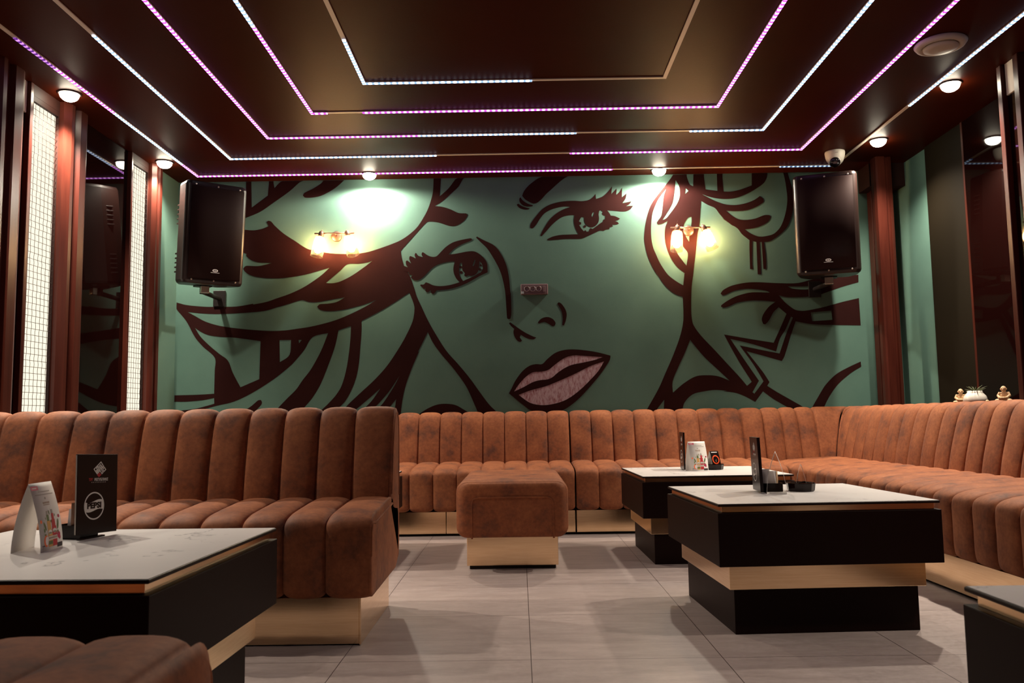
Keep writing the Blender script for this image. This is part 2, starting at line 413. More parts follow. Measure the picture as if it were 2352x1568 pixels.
led_ring(.818, 4.39, [('L', 3.86, 4.39+e, LED_W), ('B', -.812, .098, LED_W)],
         'innermost LED strip, white at its left corner and unlit on its right arm')

# ------------------------------------------------------------------ lamps
def spot(loc, power, ang=110, blend=.6, r=.03, aim=None, col=(1, .90, .74)):
    l = bpy.data.lights.new('downlight_or_fill_spot', 'SPOT'); l.energy = power; l.spot_size = math.radians(ang); l.spot_blend = blend; l.shadow_soft_size = r; l.color = col
    o = bpy.data.objects.new('downlight_or_fill_spot', l); COL.objects.link(o); o.location = loc
    if aim: o.rotation_euler = (Vector(aim)-Vector(loc)).to_track_quat('-Z', 'Y').to_euler()
    return o
DL = 200
def downlight(x, y, label, power=DL, ang=128, bl=.9):
    t = thing('recessed_downlight', label, 'downlight', (x, y, CEIL), 0, 'round ceiling downlights')
    m = MB(); m.lathe([(.0503, -.0005), (.062, -.0005), (.062, -.004), (.058, -.007), (.053, -.007), (.0503, -.004)], 32, cap=False)
    m.build('trim_ring', DARKWALL, t)
    m = MB(); m.sphere((0, 0, -.009), .050, 0, 24, (1, 1, .75)); m.build('lamp_lens', LAMPLENS, t)
    spot((x, y, CEIL-.062), power, ang, bl); return t
downlight(-2.472, 4.47, 'lit downlight above the larger mesh panel and column on the left', DL*1.5)
downlight(-2.468, 5.71, 'lit downlight in the back left corner above the farther mesh panel', DL*.6, 140, .8)
downlight(-1.09, 6.073, 'lit downlight over the left half of the mural', DL*.48, 177, .3)
downlight(1.072, 6.095, 'lit downlight over the right half of the mural', DL*.48, 177, .3)
downlight(2.45, 5.50, 'lit downlight next to the dome camera above the right green wall strip', DL*.6, 140, .8)
downlight(2.447, 4.55, 'lit downlight on the right between the white LED strip and the recess', DL*1.15)
for x, y, k in ((2.45, 2.3, .65), (-2.45, 3.3, .8), (-2.45, 1.7, .18)):  # unseen fill spots added to brighten the tables, menus and left seat
    spot((x, y, CEIL-.03), DL*k, 128, .9)

for x, y in ((1.9, -.75), (-.2, -1.0)):  # unseen spots added behind the camera, lighting the floor the brass reflects
    spot((x, y, CEIL-.03), DL*1.5, 92, .6)
def sconce(x, label, tilts):
    t = thing('wall_sconce', label, 'wall lamp', (x, YW, 2.16), 0, 'twin glass wall lamps on the mural')
    m = MB(); m.lathe([(.0, 0), (.040, 0), (.040, .012), (.034, .018), (.0, .018)], 36, mtx=Matrix.Translation((0, -.0005, -.008)) @ Matrix.Rotation(PI/2, 4, 'X'), cap=False)
    m.tube([(0, -.018, 0), (0, -.075, 0)], .008, 12); m.build('wall_plate', BRONZE, t)
    m = MB(); m.tube([(-.148, -.082, 0), (.148, -.082, 0)], .006, 12); m.build('crossbar', BRONZE, t)
    for sx, (lean, out) in zip((-1, 1), tilts):
        mt = Matrix.Translation((sx*.098, -.084, -.004)) @ Matrix.Rotation(lean, 4, 'Y') @ Matrix.Rotation(out, 4, 'X')
        m = MB(); m.lathe([(.0, .022), (.014, .020), (.019, .010), (.021, -.018), (.017, -.024), (.0, -.024)], 24, mtx=mt, cap=False)
        m.tube([mt @ Vector((0, 0, .018)), mt @ Vector((0, 0, .032))], .004, 8); h = m.build('lamp_holder', BRONZE, t)
        m = MB(); m.lathe([(.018, -.020), (.036, -.028), (.041, -.045), (.047, -.178), (.0455, -.178), (.0395, -.046), (.034, -.030), (.018, -.023)], 32, mtx=mt, cap=False)
        sh = m.build('glass_shade', GLASS, t)
        m = MB(); m.lathe([(.0, -.024), (.013, -.026), (.014, -.050), (.022, -.072), (.030, -.100), (.029, -.126), (.018, -.146), (.0, -.151)], 24, mtx=mt, cap=False)
        m.build('bulb', BULB, sh)
    return t
sconce(-1.363, 'twin glass wall lamp on the left of the mural, below the left downlight', ((.17, -.10), (-.29, -.16)))
sconce(1.300, 'twin glass wall lamp on the right of the mural, over the painted ear', ((.09, -.10), (-.33, -.12)))

# ------------------------------------------------------------------ ceiling fittings
t = thing('ceiling_air_vent', 'round off-white air valve on the ceiling near the top right corner', 'vent', (2.132, 4.03, CEIL))
m = MB(); m.lathe([(.070, -.0005), (.118, -.0005), (.122, -.006), (.112, -.020), (.095, -.026), (.078, -.018), (.070, -.004)], 48, cap=False); m.build('rim', GREYPL, t)
m = MB(); m.lathe([(.0, -.012), (.070, -.012), (.082, -.022), (.080, -.030), (.05, -.036), (.0, -.038)], 48, cap=False); m.build('valve_disc', GREYPL, t)
m = MB(); m.lathe([(.0, -.0005), (.069, -.0005), (.069, -.008), (.0, -.008)], 32, cap=False); m.build('dark_throat', DARKWALL, t)
t = thing('dome_security_camera', 'white dome security camera on the ceiling above the right loudspeaker', 'camera', (2.245, 5.735, CEIL))
m = MB(); m.lathe([(.0, -.0005), (.066, -.0005), (.068, -.010), (.064, -.040), (.054, -.068), (.044, -.084), (.0, -.086)], 40, cap=False); m.build('housing', WHITEPL, t)
aim = Matrix.Translation((-.012, -.020, -.068)) @ Matrix.Rotation(math.radians(62), 4, 'X')
m = MB(); m.sphere((-.010, -.016, -.070), .045, 0, 28); m.build('eyeball', WHITEPL, t)
mt = Matrix.Translation((-.010, -.016, -.070)) @ Vector((-.25, -.80, -.55)).to_track_quat('Z', 'Y').to_matrix().to_4x4()
m = MB(); m.lathe([(.0, .0), (.034, .0), (.036, .036), (.033, .0455), (.0, .047)], 32, mtx=mt, cap=False); ey = m.build('lens_cover', LENS, t)
m = MB(); m.box(-.012, .012, -.006, .006, .0468, .0478, rot=mt); m.build('sensor_window', GREYDARK, ey)
m = MB(); m.box(-.022, -.004, -.0672, -.066, -.028, -.022); m.build('maker_mark', GREYI, t)
t = MB(); 
for x0, x1, y0, y1 in ((-2.30, -1.95, 5.985, 5.988), (-2.30, -1.95, 5.70, 5.703), (-2.302, -2.299, 5.703, 5.985), (-1.952, -1.949, 5.703, 5.985)): t.box(x0, x1, y0, y1, CEIL-.0008, CEIL+.0005)
tag(t.build('ceiling_access_hatch', DARKWALL), 'flush ceiling hatch with thin dark seams in the back left corner', 'hatch')

# ------------------------------------------------------------------ wall power socket
t = thing('power_socket_strip', 'dark plum triple power socket on the wall between the painted eye and nose', 'socket', (.128, YW, 1.722))
m = MB(); m.box(-.102, .102, -.032, -.0002, -.040, .040, bev=.006); hs = m.build('housing', GREYDARK, t)
for k in range(3):
    m = MB(); mt = Matrix.Translation((-.055+k*.044, -.0321, .002)) @ Matrix.Rotation(PI/2, 4, 'X')
    m.lathe([(.019, 0), (.021, .002), (.021, .004), (.017, .004), (.016, .0006), (.0, .0006)], 28, mtx=mt, cap=False)
    m.box(-.0565+k*.044, -.0535+k*.044, -.036, -.0325, -.014, .014); m.build('outlet', BLACKLAM if False else GREYDARK, t)
m = MB(); m.box(.066, .084, -.036, -.0322, -.022, .022, bev=.002); m.build('switch', GREYDARK, t)
m = MB(); m.box(-.098, -.078, -.0345, -.0322, -.034, -.016, bev=.001); m.build('corner_label', tagm := mat('pale_teal_sticker', (.35, .42, .42), .6), t)
# ------------------------------------------------------------------ mural painted on the back wall
def T(ox, oy, s, pts): return [(ox+x/s, oy+y/s) for x, y in pts]
def mural_build():
    root = thing('wall_mural', 'black line mural of a pop art woman with pink lips on the green back wall', 'mural', (0, YW, 0))
    shapes = []          # (loops in photo pixels, paint)
    c1 = lambda p: T(550, 400, 7.84, p); c2 = lambda p: T(700, 400, 5.227, p); c3 = lambda p: T(390, 660, 5.227, p)
    c4 = lambda p: T(680, 660, 5.227, p); c5 = lambda p: T(550, 560, 7.84, p); c6 = lambda p: T(900, 400, 5.227, p)
    c7 = lambda p: T(900, 680, 5.6, p); e1 = lambda p: T(920, 530, 9.223, p); e2 = lambda p: T(1170, 400, 7.84, p)
    li = lambda p: T(1150, 680, 5.807, p); r2 = lambda p: T(1460, 400, 6.533, p); r3 = lambda p: T(1580, 400, 5.807, p)
    r4 = lambda p: T(1460, 600, 4.354, p); r5 = lambda p: T(1640, 630, 4.751, p)
    def circ(x, y, r): return [(x+r*math.cos(2*PI*k/14), y+r*math.sin(2*PI*k/14)) for k in range(14)]
    # hair, upper left
    shapes.append([c1([(120, 60), (215, 60), (215, 165), (222, 600), (510, 385), (530, 160), (530, 60), (615, 60), (615, 160), (632, 248), (715, 160), (780, 60), (1150, 60), (1075, 155), (900, 310), (620, 510), (370, 680), (120, 785), (20, 820), (20, 640), (118, 600)])])
    shapes.append([c2([(-21, 256), (-5, 225), (100, 172), (190, 115), (225, 60), (475, 60), (400, 140), (320, 197), (200, 258), (100, 280), (5, 281)])])
    # the great mass of hair and the face line
    outer = (c6([(500, 20), (500, 65), (490, 230), (440, 400), (380, 520), (300, 640), (200, 730), (100, 795), (0, 838)]) + c2([(900, 890), (750, 935), (600, 955), (440, 957), (320, 950), (180, 930)])
        + c1([(1220, 1340), (1000, 1200), (800, 1070), (640, 930), (570, 850), (520, 838), (490, 862), (530, 935), (400, 985), (250, 1010), (100, 1000), (40, 1000), (40, 1350)])
        + c5([(60, 150), (125, 180), (120, 220), (200, 285), (330, 330), (460, 340), (592, 342), (460, 375), (330, 400), (190, 395), (110, 400), (65, 450), (110, 510), (220, 570), (420, 610), (700, 620), (950, 595), (1200, 550), (1450, 480), (1622, 430), (1480, 560), (1300, 690), (1120, 800), (900, 900), (700, 970), (480, 1045), (250, 1090)])
        + c3([(1000, 195), (800, 228), (560, 232), (400, 230), (200, 210), (70, 180), (52, 235), (85, 265), (200, 405), (300, 590), (400, 710), (540, 842), (540, 1000), (533, 1275), (330, 1287), (30, 1295), (30, 1370), (200, 1370), (400, 1352), (533, 1325), (535, 1395), (330, 1450), (150, 1475), (25, 1480), (25, 1545), (180, 1545), (350, 1480), (560, 1420), (770, 1370), (1000, 1260), (1250, 1100), (1450, 940)])
        + c4([(0, 870), (100, 750), (200, 596), (385, 548), (300, 760), (180, 980), (80, 1110), (0, 1225), (-115, 1340), (-260, 1500), (-290, 1600), (-20, 1600), (100, 1440), (200, 1320), (300, 1150), (400, 900), (470, 700), (510, 515), (660, 463), (650, 650), (610, 950), (550, 1170), (480, 1290), (380, 1400), (280, 1500), (230, 1590), (400, 1590), (470, 1490), (600, 1350), (700, 1150), (750, 950), (775, 700), (788, 520), (788, 400), (1000, 290), (1150, 200), (1360, 62), (1410, 190), (1422, 260), (1400, 400), (1330, 560), (1240, 720), (1100, 930), (950, 1100), (800, 1240), (650, 1380), (585, 1450), (600, 1490), (670, 1505), (760, 1430), (890, 1320), (1012, 1212), (900, 1370), (750, 1520), (740, 1600), (800, 1600), (890, 1500), (1100, 1270), (1242, 1060), (1180, 1180), (1050, 1380), (960, 1480), (920, 1600), (1000, 1600), (1090, 1480), (1202, 1340), (1180, 1500), (1170, 1620), (1250, 1620), (1255, 1540), (1270, 1400), (1310, 1200), (1390, 970), (1480, 760)])
        + c7([(335, 720), (400, 590), (462, 462), (530, 600), (640, 750), (800, 940), (950, 1150), (1040, 1340), (1110, 1510), (1120, 1620), (1440, 1620), (1370, 1510), (1250, 1390), (1130, 1230), (1000, 1050), (850, 870), (700, 700), (560, 480), (460, 300), (380, 130), (320, 0)])
        + c6([(270, 1370), (225, 1240), (190, 1175), (150, 1105), (120, 1000), (108, 918), (250, 760), (415, 580), (470, 568), (560, 580), (700, 622), (780, 615), (860, 565), (900, 515), (910, 488), (892, 470), (800, 465), (700, 420), (600, 390), (513, 382), (600, 330), (720, 225), (800, 150), (850, 65), (870, 20), (790, 20), (760, 65), (680, 170), (574, 266), (590, 65), (590, 20)]))
    holes = [c2([(255, 1305), (330, 1240), (430, 1155), (517, 1080), (650, 1075), (740, 1060), (812, 1040), (700, 1125), (560, 1220), (430, 1285), (340, 1307)]),
        c5([(1120, 1012), (1250, 1045), (1400, 1048), (1600, 1015), (1900, 960), (1750, 1045), (1600, 1075), (1450, 1085), (1400, 1130), (1450, 1185), (1600, 1213), (1850, 1190), (2100, 1130), (2250, 1090)]) + c4([(972, 145), (850, 220), (650, 320), (450, 400), (200, 465), (0, 497)]) + c3([(1350, 518), (1150, 520), (850, 495), (600, 460), (430, 410), (300, 340), (213, 294), (400, 312), (600, 318), (900, 305), (1150, 280), (1350, 220), (1568, 160)]) + c5([(250, 1235), (500, 1190), (800, 1110)])[1:],
        c3([(303, 483), (370, 530), (460, 570), (600, 592), (780, 603), (950, 625), (1090, 645), (1085, 800), (1075, 1100), (850, 1197), (760, 1030), (700, 880), (600, 800), (480, 700), (370, 590)]),
        c3([(1318, 632), (1457, 630), (1438, 808), (1322, 895)]), c4([(32, 630), (68, 630), (36, 670)])]
    shapes.append([outer]+holes)
    shapes.append([c3([(780, 1600), (850, 1510), (970, 1430), (1060, 1355), (1095, 1350), (1107, 1375), (1100, 1405), (1060, 1450), (980, 1530), (940, 1600)])])
    shapes.append([c7([(300, 1620), (340, 1530), (450, 1450), (580, 1395), (700, 1383), (820, 1400), (930, 1460), (1020, 1520), (1060, 1620)])])
    # left eye
    shapes.append([e1([(60, 740), (80, 745), (160, 775), (120, 720), (110, 650), (140, 625), (225, 690), (185, 600), (190, 545), (215, 535), (325, 585), (300, 520), (315, 470), (340, 480), (380, 530), (470, 555), (445, 500), (460, 455), (490, 460), (560, 510), (640, 545), (720, 550), (780, 525), (870, 430), (960, 340), (1080, 260), (1200, 215), (1350, 180), (1490, 158), (1518, 180), (1480, 215), (1350, 265), (1200, 340), (1100, 410), (1015, 505), (1200, 480), (1400, 440), (1540, 432), (1640, 470), (1740, 550), (1810, 640), (1840, 730), (1845, 880), (1700, 945), (1550, 1030), (1400, 1110), (1200, 1190), (1000, 1240), (760, 1262), (720, 1320), (680, 1335), (640, 1310), (640, 1255), (600, 1290), (550, 1300), (522, 1265), (535, 1220), (490, 1230), (455, 1190), (415, 1160), (430, 1135), (490, 1135), (535, 1090), (600, 1110), (700, 1155), (850, 1170), (1000, 1155), (1150, 1120), (1250, 1087), (1180, 1010), (1130, 900), (1120, 780), (1150, 650), (1050, 650), (900, 680), (780, 720), (680, 780), (580, 880), (480, 980), (390, 1040), (320, 1050), (250, 1020), (215, 980), (255, 945), (180, 920), (170, 895), (190, 880), (100, 860), (60, 850)]),
        e1([(1245, 760), (1255, 700), (1280, 675), (1308, 685), (1303, 760), (1315, 840), (1360, 900), (1380, 965), (1440, 945), (1500, 955), (1580, 930), (1640, 860), (1660, 760), (1668, 645), (1710, 680), (1740, 760), (1735, 830), (1690, 880), (1550, 960), (1330, 1060), (1270, 990), (1240, 880)]),
        e1([(1570, 610), (1590, 620), (1570, 700), (1545, 750), (1522, 745), (1545, 680)])])
    for x, y, r in ((1275, 768, 27), (1283, 880, 31), (1698, 730, 22), (1680, 815, 26), (1385, 935, 34)): shapes.append([e1(circ(x, y, r))])
    # nose
    shapes.append([c6([(1010, 760), (1022, 748), (1100, 790), (1220, 850), (1300, 940), (1370, 1080), (1405, 1230), (1420, 1380)]) + li([(137, 0), (142, 230), (130, 300), (105, 308), (85, 290), (65, 0)]) + c6([(1350, 1350), (1310, 1190), (1250, 1060), (1150, 900), (1060, 810)])])
    shapes.append([li([(110, 362), (128, 348), (200, 400), (320, 480), (430, 535), (475, 550), (440, 575), (380, 570), (320, 545), (268, 515), (255, 550), (285, 595), (260, 612), (220, 590), (185, 540), (170, 480), (180, 435), (140, 400)])])
    shapes.append([li([(495, 350), (540, 300), (620, 277), (690, 300), (730, 350), (725, 390), (690, 400), (640, 370), (580, 345), (510, 365)])])
    shapes.append([li([(755, 100), (775, 80), (810, 100), (860, 170), (880, 240), (870, 320), (845, 390), (820, 385), (828, 300), (815, 210), (780, 140)])])
    # lips
    up = li([(180, 1270), (240, 1180), (330, 1080), (430, 1015), (550, 1005), (640, 980), (740, 900), (860, 820), (980, 790), (1100, 795), (1362, 812), (1250, 850), (1100, 885), (950, 915), (850, 960), (760, 1020), (690, 1080), (620, 1110), (520, 1120), (420, 1150), (300, 1215)])
    lo = li([(240, 1315), (400, 1255), (600, 1200), (800, 1120), (1000, 1030), (1200, 930), (1377, 870), (1300, 1000), (1200, 1110), (1080, 1230), (940, 1340), (800, 1410), (620, 1450), (480, 1445), (370, 1410)])
    shapes.append([li([(110, 1295), (150, 1220), (200, 1120), (290, 1000), (380, 930), (470, 905), (552, 905), (620, 840), (720, 760), (830, 720), (950, 708), (1100, 718), (1280, 745), (1465, 792), (1455, 850), (1400, 940), (1300, 1080), (1180, 1220), (1050, 1360), (900, 1480), (780, 1535), (600, 1560), (420, 1530), (300, 1450), (200, 1370)]), up, lo])
    # right eye and brow
    shapes.append([e2([(230, 390), (260, 310), (340, 210), (450, 120), (520, 75), (600, 20), (1060, 20), (990, 75), (880, 160), (760, 270), (660, 360), (580, 450), (500, 515), (430, 530), (340, 490), (280, 450)])])
    shapes.append([e2([(200, 415), (240, 470), (330, 530), (425, 560), (410, 580), (320, 585), (240, 560), (185, 500), (180, 440)])])
    shapes.append([e2([(130, 550), (160, 530), (220, 570), (300, 600), (370, 615), (340, 635), (260, 635), (180, 605)])])
    shapes.append([e2([(370, 960), (380, 900), (430, 820), (500, 730), (580, 640), (700, 560), (850, 510), (1000, 485), (1170, 478), (1300, 485), (1420, 465), (1500, 415), (1550, 353), (1560, 445), (1680, 400), (1770, 320), (1850, 218), (1835, 360), (1880, 310), (1930, 258), (1925, 370), (1980, 320), (2030, 238), (2025, 415), (2070, 380), (2108, 345), (2090, 440), (2035, 520), (2120, 505), (2198, 487), (2160, 540), (2100, 577), (2160, 570), (2228, 568), (2180, 630), (2110, 665), (2040, 672), (1900, 660), (1758, 648), (1800, 700), (1825, 745), (1900, 755), (1993, 800), (1950, 830), (1890, 842), (1940, 855), (1972, 885), (1940, 905), (1850, 910), (1867, 940), (1805, 960), (1800, 990), (1730, 1000), (1690, 1020), (1630, 1015), (1530, 1060), (1400, 1120), (1300, 1160), (1200, 1165), (1000, 1165), (850, 1180), (700, 1190), (675, 1175), (760, 1130), (900, 1095), (1080, 1085), (1242, 1080), (1190, 980), (1160, 860), (1170, 740), (1080, 740), (960, 770), (860, 830), (760, 920), (680, 1010), (580, 1120), (555, 1105), (600, 1010), (680, 880), (760, 780), (870, 690), (980, 630), (1092, 590), (1000, 583), (880, 600), (750, 640), (640, 700), (560, 790), (490, 900), (430, 970), (395, 978)]),
        e2([(1295, 770), (1345, 780), (1350, 850), (1380, 910), (1430, 945), (1490, 955), (1550, 930), (1600, 870), (1615, 800), (1608, 720), (1620, 660), (1650, 648), (1680, 680), (1665, 710), (1690, 740), (1725, 750), (1722, 810), (1690, 820), (1680, 860), (1640, 880), (1560, 940), (1500, 985), (1460, 970), (1440, 1000), (1430, 1030), (1390, 1035), (1370, 1005), (1340, 1025), (1290, 970), (1255, 915), (1290, 905), (1295, 870), (1250, 850)]),
        e2([(1500, 690), (1525, 685), (1515, 730), (1490, 775), (1480, 740)])])
    shapes.append([e2(circ(1358, 940, 23))])
    # ear, neck and hair on the right
    outer = (r2([(560, 0), (530, 55), (450, 160), (330, 310), (240, 440), (190, 560), (150, 720), (128, 900), (130, 1010), (170, 1200), (240, 1370), (350, 1568)])
        + r4([(200, 100), (260, 200), (330, 280), (400, 330), (470, 355), (475, 450), (475, 600), (440, 760), (370, 950), (300, 1110), (230, 1270), (110, 1485), (60, 1580), (160, 1580), (210, 1485), (286, 1383), (280, 1500), (275, 1580), (450, 1580), (465, 1500), (490, 1410), (570, 1330), (680, 1300), (800, 1285), (920, 1295)])
        + r5([(100, 1275), (230, 1290), (340, 1330), (450, 1390), (535, 1275), (650, 1360), (810, 1455), (900, 1540), (1080, 1540), (985, 1455), (850, 1375), (700, 1290), (580, 1215), (605, 1175), (530, 1060), (355, 838), (550, 890), (740, 945), (770, 890), (840, 660), (890, 512), (1050, 540), (1200, 550), (1600, 555), (1580, 258), (1400, 300), (1200, 355), (1000, 395), (900, 390), (830, 350), (760, 290), (708, 228), (800, 248), (1000, 245), (1150, 220), (1300, 170), (1400, 135), (1575, 85), (1575, 5), (1200, 10), (1050, 60), (900, 95), (700, 95), (480, 85), (350, 90), (200, 120), (100, 170), (70, 210), (90, 228), (130, 220), (220, 180), (350, 158), (480, 165), (570, 180), (607, 198), (480, 195), (380, 200), (250, 235), (150, 285), (80, 335), (75, 352), (110, 362), (170, 345), (250, 310), (380, 288), (500, 285), (672, 298), (600, 350), (540, 430), (520, 490), (535, 540), (560, 545), (600, 500), (650, 410), (705, 358), (790, 430), (720, 590), (650, 745), (400, 705), (108, 655), (260, 930), (412, 1170), (360, 1215), (280, 1120), (150, 980)])
        + r4([(784, 880), (660, 750), (580, 640), (560, 560), (555, 450), (560, 250), (580, 100)])
        + r2([(855, 1568), (880, 1350), (905, 1150), (930, 900), (955, 770), (970, 560), (982, 402), (1080, 460), (1190, 510), (1260, 600), (1350, 700), (1450, 770)])
        + r3([(440, 570), (530, 645), (657, 720), (720, 800), (820, 880), (820, 1000), (828, 1265), (868, 1265), (858, 1180), (860, 890), (912, 905), (920, 1100), (930, 1335), (975, 1335), (968, 1150), (955, 905), (982, 905), (995, 1100), (1006, 1265), (1045, 1265), (1040, 1100), (1015, 905), (1100, 890), (1230, 800), (1330, 690), (1390, 520), (1410, 345), (1395, 200), (1350, 50), (1330, -20), (1270, -20), (1290, 60), (1310, 180), (1325, 340), (1300, 520), (1240, 690), (1150, 790), (1040, 825), (940, 830), (840, 790), (758, 735), (850, 725), (950, 700), (1060, 640), (1105, 570), (1090, 545), (1020, 545), (900, 590), (780, 608), (680, 600), (600, 560), (508, 487), (620, 493), (760, 485), (880, 450), (1000, 380), (1010, 330), (960, 290), (880, 345), (760, 390), (640, 410), (520, 405), (400, 370), (290, 320), (186, 266), (280, 300), (400, 325), (520, 330), (640, 315), (780, 265), (900, 200), (1010, 120), (1050, 50), (1060, -20), (850, -20), (850, 150), (700, 205), (580, 230), (475, 230), (460, 50), (460, -20), (385, -20), (392, 222), (300, 210), (234, 200), (215, 50), (212, -20)])
        + r2([(865, 0), (862, 180), (810, 150), (770, 50), (765, 0)]))
    holes = [r2([(600, 90), (590, 200), (570, 350), (545, 450), (470, 580), (400, 690), (460, 660), (540, 560), (610, 460), (655, 360), (663, 270), (650, 180)]),
        r2([(455, 225), (420, 330), (405, 480), (385, 620), (340, 690), (315, 730), (335, 755), (400, 742), (482, 700), (445, 800), (437, 930), (455, 1070), (520, 1240), (620, 1390), (742, 1488)]) + r4([(488, 120), (475, 240), (400, 195), (320, 130), (250, 30)]) + r2([(450, 1450), (370, 1340), (300, 1190), (260, 1090), (235, 950), (232, 760), (250, 600), (290, 480), (350, 360)]),
        r2([(638, 676), (605, 760), (575, 850), (560, 960), (580, 1080), (640, 1210), (762, 1372), (782, 1190), (715, 1090), (660, 980), (625, 860), (612, 770)]),
        r2([(790, 650), (838, 638), (836, 740), (806, 910), (802, 1014), (750, 930), (725, 850), (720, 780), (745, 710)]),
        r2([(750, 210), (792, 250), (742, 297)]),
        r5([(840, 460), (860, 470), (790, 640), (715, 862), (600, 840), (280, 775), (430, 980), (540, 1165), (440, 1300), (420, 1285), (490, 1160), (330, 930), (178, 703), (420, 760), (677, 840), (720, 700), (780, 600)]),
        r5([(1055, 415), (1280, 395), (1290, 495), (1070, 510)]),
        r5([(800, 130), (950, 130), (1150, 120), (1150, 140), (1000, 165), (860, 155)]),
        r4([(545, 785), (620, 880), (700, 970), (830, 1090), (938, 1192), (830, 1150), (720, 1138), (600, 1150), (480, 1220), (373, 1312), (370, 1200), (430, 1050), (490, 920)])]
    shapes.append([outer]+holes)
    shapes.append([r5([(1020, 1540), (1070, 1450), (1150, 1310), (1220, 1200), (1330, 1090), (1470, 1010), (1600, 950), (1606, 1005), (1500, 1070), (1360, 1190), (1260, 1330), (1200, 1450), (1170, 1540)])])
    def to_wall(loops):
        out = []
        for lp in loops:
            pts = [at(x, y, 'Y', YW) for x, y in lp]
            pts = [(min(max(p.x, -2.57), 2.585), min(max(p.z, .55), CEIL-.002), 0) for p in pts]
            q = [pts[0]]
            for p in pts[1:]:
                if (Vector(p)-Vector(q[-1])).length > 1e-4: q.append(p)
            if (Vector(q[-1])-Vector(q[0])).length < 1e-4: q.pop()
            out.append([(p.x, min(p.y, CEIL-.002)) for p in catmull(q, 5, True, 48)])
        return out
    m = MB()
    for k, loops in enumerate(shapes):
        vs, fs = fill2d(to_wall(loops))
        y = -.0008-.0003*(k % 6)
        m.add([(v.x, y, v.y) for v in vs], fs)
    m.build('black_linework', BLACKPAINT, root)
    m = MB()
    for lp in (up, lo):
        vs, fs = fill2d(to_wall([lp])); m.add([(v.x, -.0006, v.y) for v in vs], fs)
    o = m.build('painted_lips', LIPS, root); o['label'] = 'dusty pink lips with worn crimson flecks'
mural_build()
# ------------------------------------------------------------------ upholstery
def resample(pts, per): return [tuple(p)[:2] for p in catmull([(a, b, 0) for a, b in pts], per, False, 80)]
RIBT = [0, .025, .06, .12, .22, .36, .5, .64, .78, .88, .94, .975, 1]
def ribbed(seams, prof, pos, bulge=.023, per=4, s_fix=None, flat=(), soft_end=False):
    """one padded surface: profile (d, z) swept along s, pinched inwards at every seam"""
    P = resample(prof, per); n = len(P); N = []
    for i in range(n):
        a = P[max(0, i-1)]; b = P[min(n-1, i+1)]; t = Vector((b[0]-a[0], b[1]-a[1])).normalized(); N.append((-t.y, t.x))
    rows = []
    for k in range(len(seams)-1):
        s0, s1 = seams[k], seams[k+1]; p = 14 if k in flat else 3.2
        for t in RIBT[(0 if k == 0 else 1):]:
            s = s0+(s1-s0)*t; sh = (1-abs(2*t-1)**p)**.55 if 0 < t < 1 else 0
            if soft_end and k == len(seams)-2 and t > .5: sh = (1-.42*abs(2*t-1)**3.2)**.55
            w = bulge*(sh-1); row = []
            for i in range(n):
                d, z = P[i][0]+N[i][0]*w, P[i][1]+N[i][1]*w
                ss = s_fix(s, k, t, P[i][0], P[i][1]) if s_fix else s
                row.append(pos(ss, d, z))
            rows.append(row)
    m = MB(); m.grid(rows, 0, True); return m, P, N
SEAT = [(.035, .158), (.008, .172), (0, .21), (0, .30), (0, .375), (.012, .413), (.05, .434), (.12, .446), (.30, .456), (.44, .462), (.53, .455), (.56, .42)]
BACK = [(.468, .40), (.476, .455), (.494, .55), (.528, .68), (.552, .75), (.578, .790), (.620, .812), (.668, .808), (.702, .785), (.715, .73), (.716, .50), (.716, .26), (.700, .19)]
def end_cap(m, P, pos, s_end, out, closed_bottom=True, puff=.010, inset=.012):
    """padded end panel closing the profile P at s_end"""
    c = Vector((sum(p[0] for p in P)/len(P), sum(p[1] for p in P)/len(P)))
    rings = [[], [], []]
    for p in P:
        v = Vector(p); d = (c-v); L = d.length
        for r, (i_, o_) in zip(rings, ((inset*.9, 0), (inset*1.1, puff*.7), (inset*3, puff))):
            q = v+d*(min(i_, L*.4)/L); r.append(pos(s_end+out*o_, q.x, q.y))
    m.grid(rings, 0, True, True); cc = pos(s_end+out*puff, c.x, c.y)
    n = len(P); m.add(rings[2]+[cc], [(i, (i+1) % n, n) for i in range(n)], 0, True)
    return rings[0]
def piping(parent, pts, r=.0055):
    m = MB(); m.tube(pts, r, 8); return m.build('piping', LEATHER, parent)

# banquette along the back wall: two modules that meet at x = .361
fb = lambda s, d, z: (s, 5.49+d, z)
PIT = .1545
left_s = [.357-PIT*k for k in range(19)][::-1]
right_s = [.365]+[.361+PIT*k for k in range(1, 10)]
t = thing('banquette_sofa', 'left module of the ribbed brown banquette under the mural, behind the ottoman', 'sofa', (0, 0, 0))
m, P, N = ribbed(left_s, SEAT, fb); m.build('seat', LEATHER, t)
m, P, N = ribbed(left_s, BACK, fb); m.build('backrest', LEATHER, t)
for x0, x1 in ((left_s[0], -.489), (-.486, .357)):
    m = MB(); m.box(x0, x1, 5.54, 6.19, .016, .158, bev=.002); m.build('plinth', BRASS, t)
m = MB(); m.box(left_s[0], .355, 5.58, 6.18, 0, .016); m.build('recessed_foot', FOOT, t)
t = thing('banquette_sofa', 'right module of the ribbed brown banquette under the mural, reaching the corner', 'sofa', (0, 0, 0))
m, P, N = ribbed(right_s, SEAT, fb); m.build('seat', LEATHER, t)
bs = [right_s[-1], 1.885, 2.0, 2.125, 2.3]
def mitre_x(s, k, t_, d, z):
    return s if k < len(bs)-2 else bs[-2]+(1.765+d-.004-bs[-2])*t_
m, P, N = ribbed(right_s, BACK, fb); m.build('backrest', LEATHER, t)
m = MB(); m.box(.366, 1.75, 5.54, 6.19, .016, .158, bev=.002); m.build('plinth', BRASS, t)
m = MB(); m.box(.368, 1.75, 5.58, 6.18, 0, .016); m.build('recessed_foot', FOOT, t)

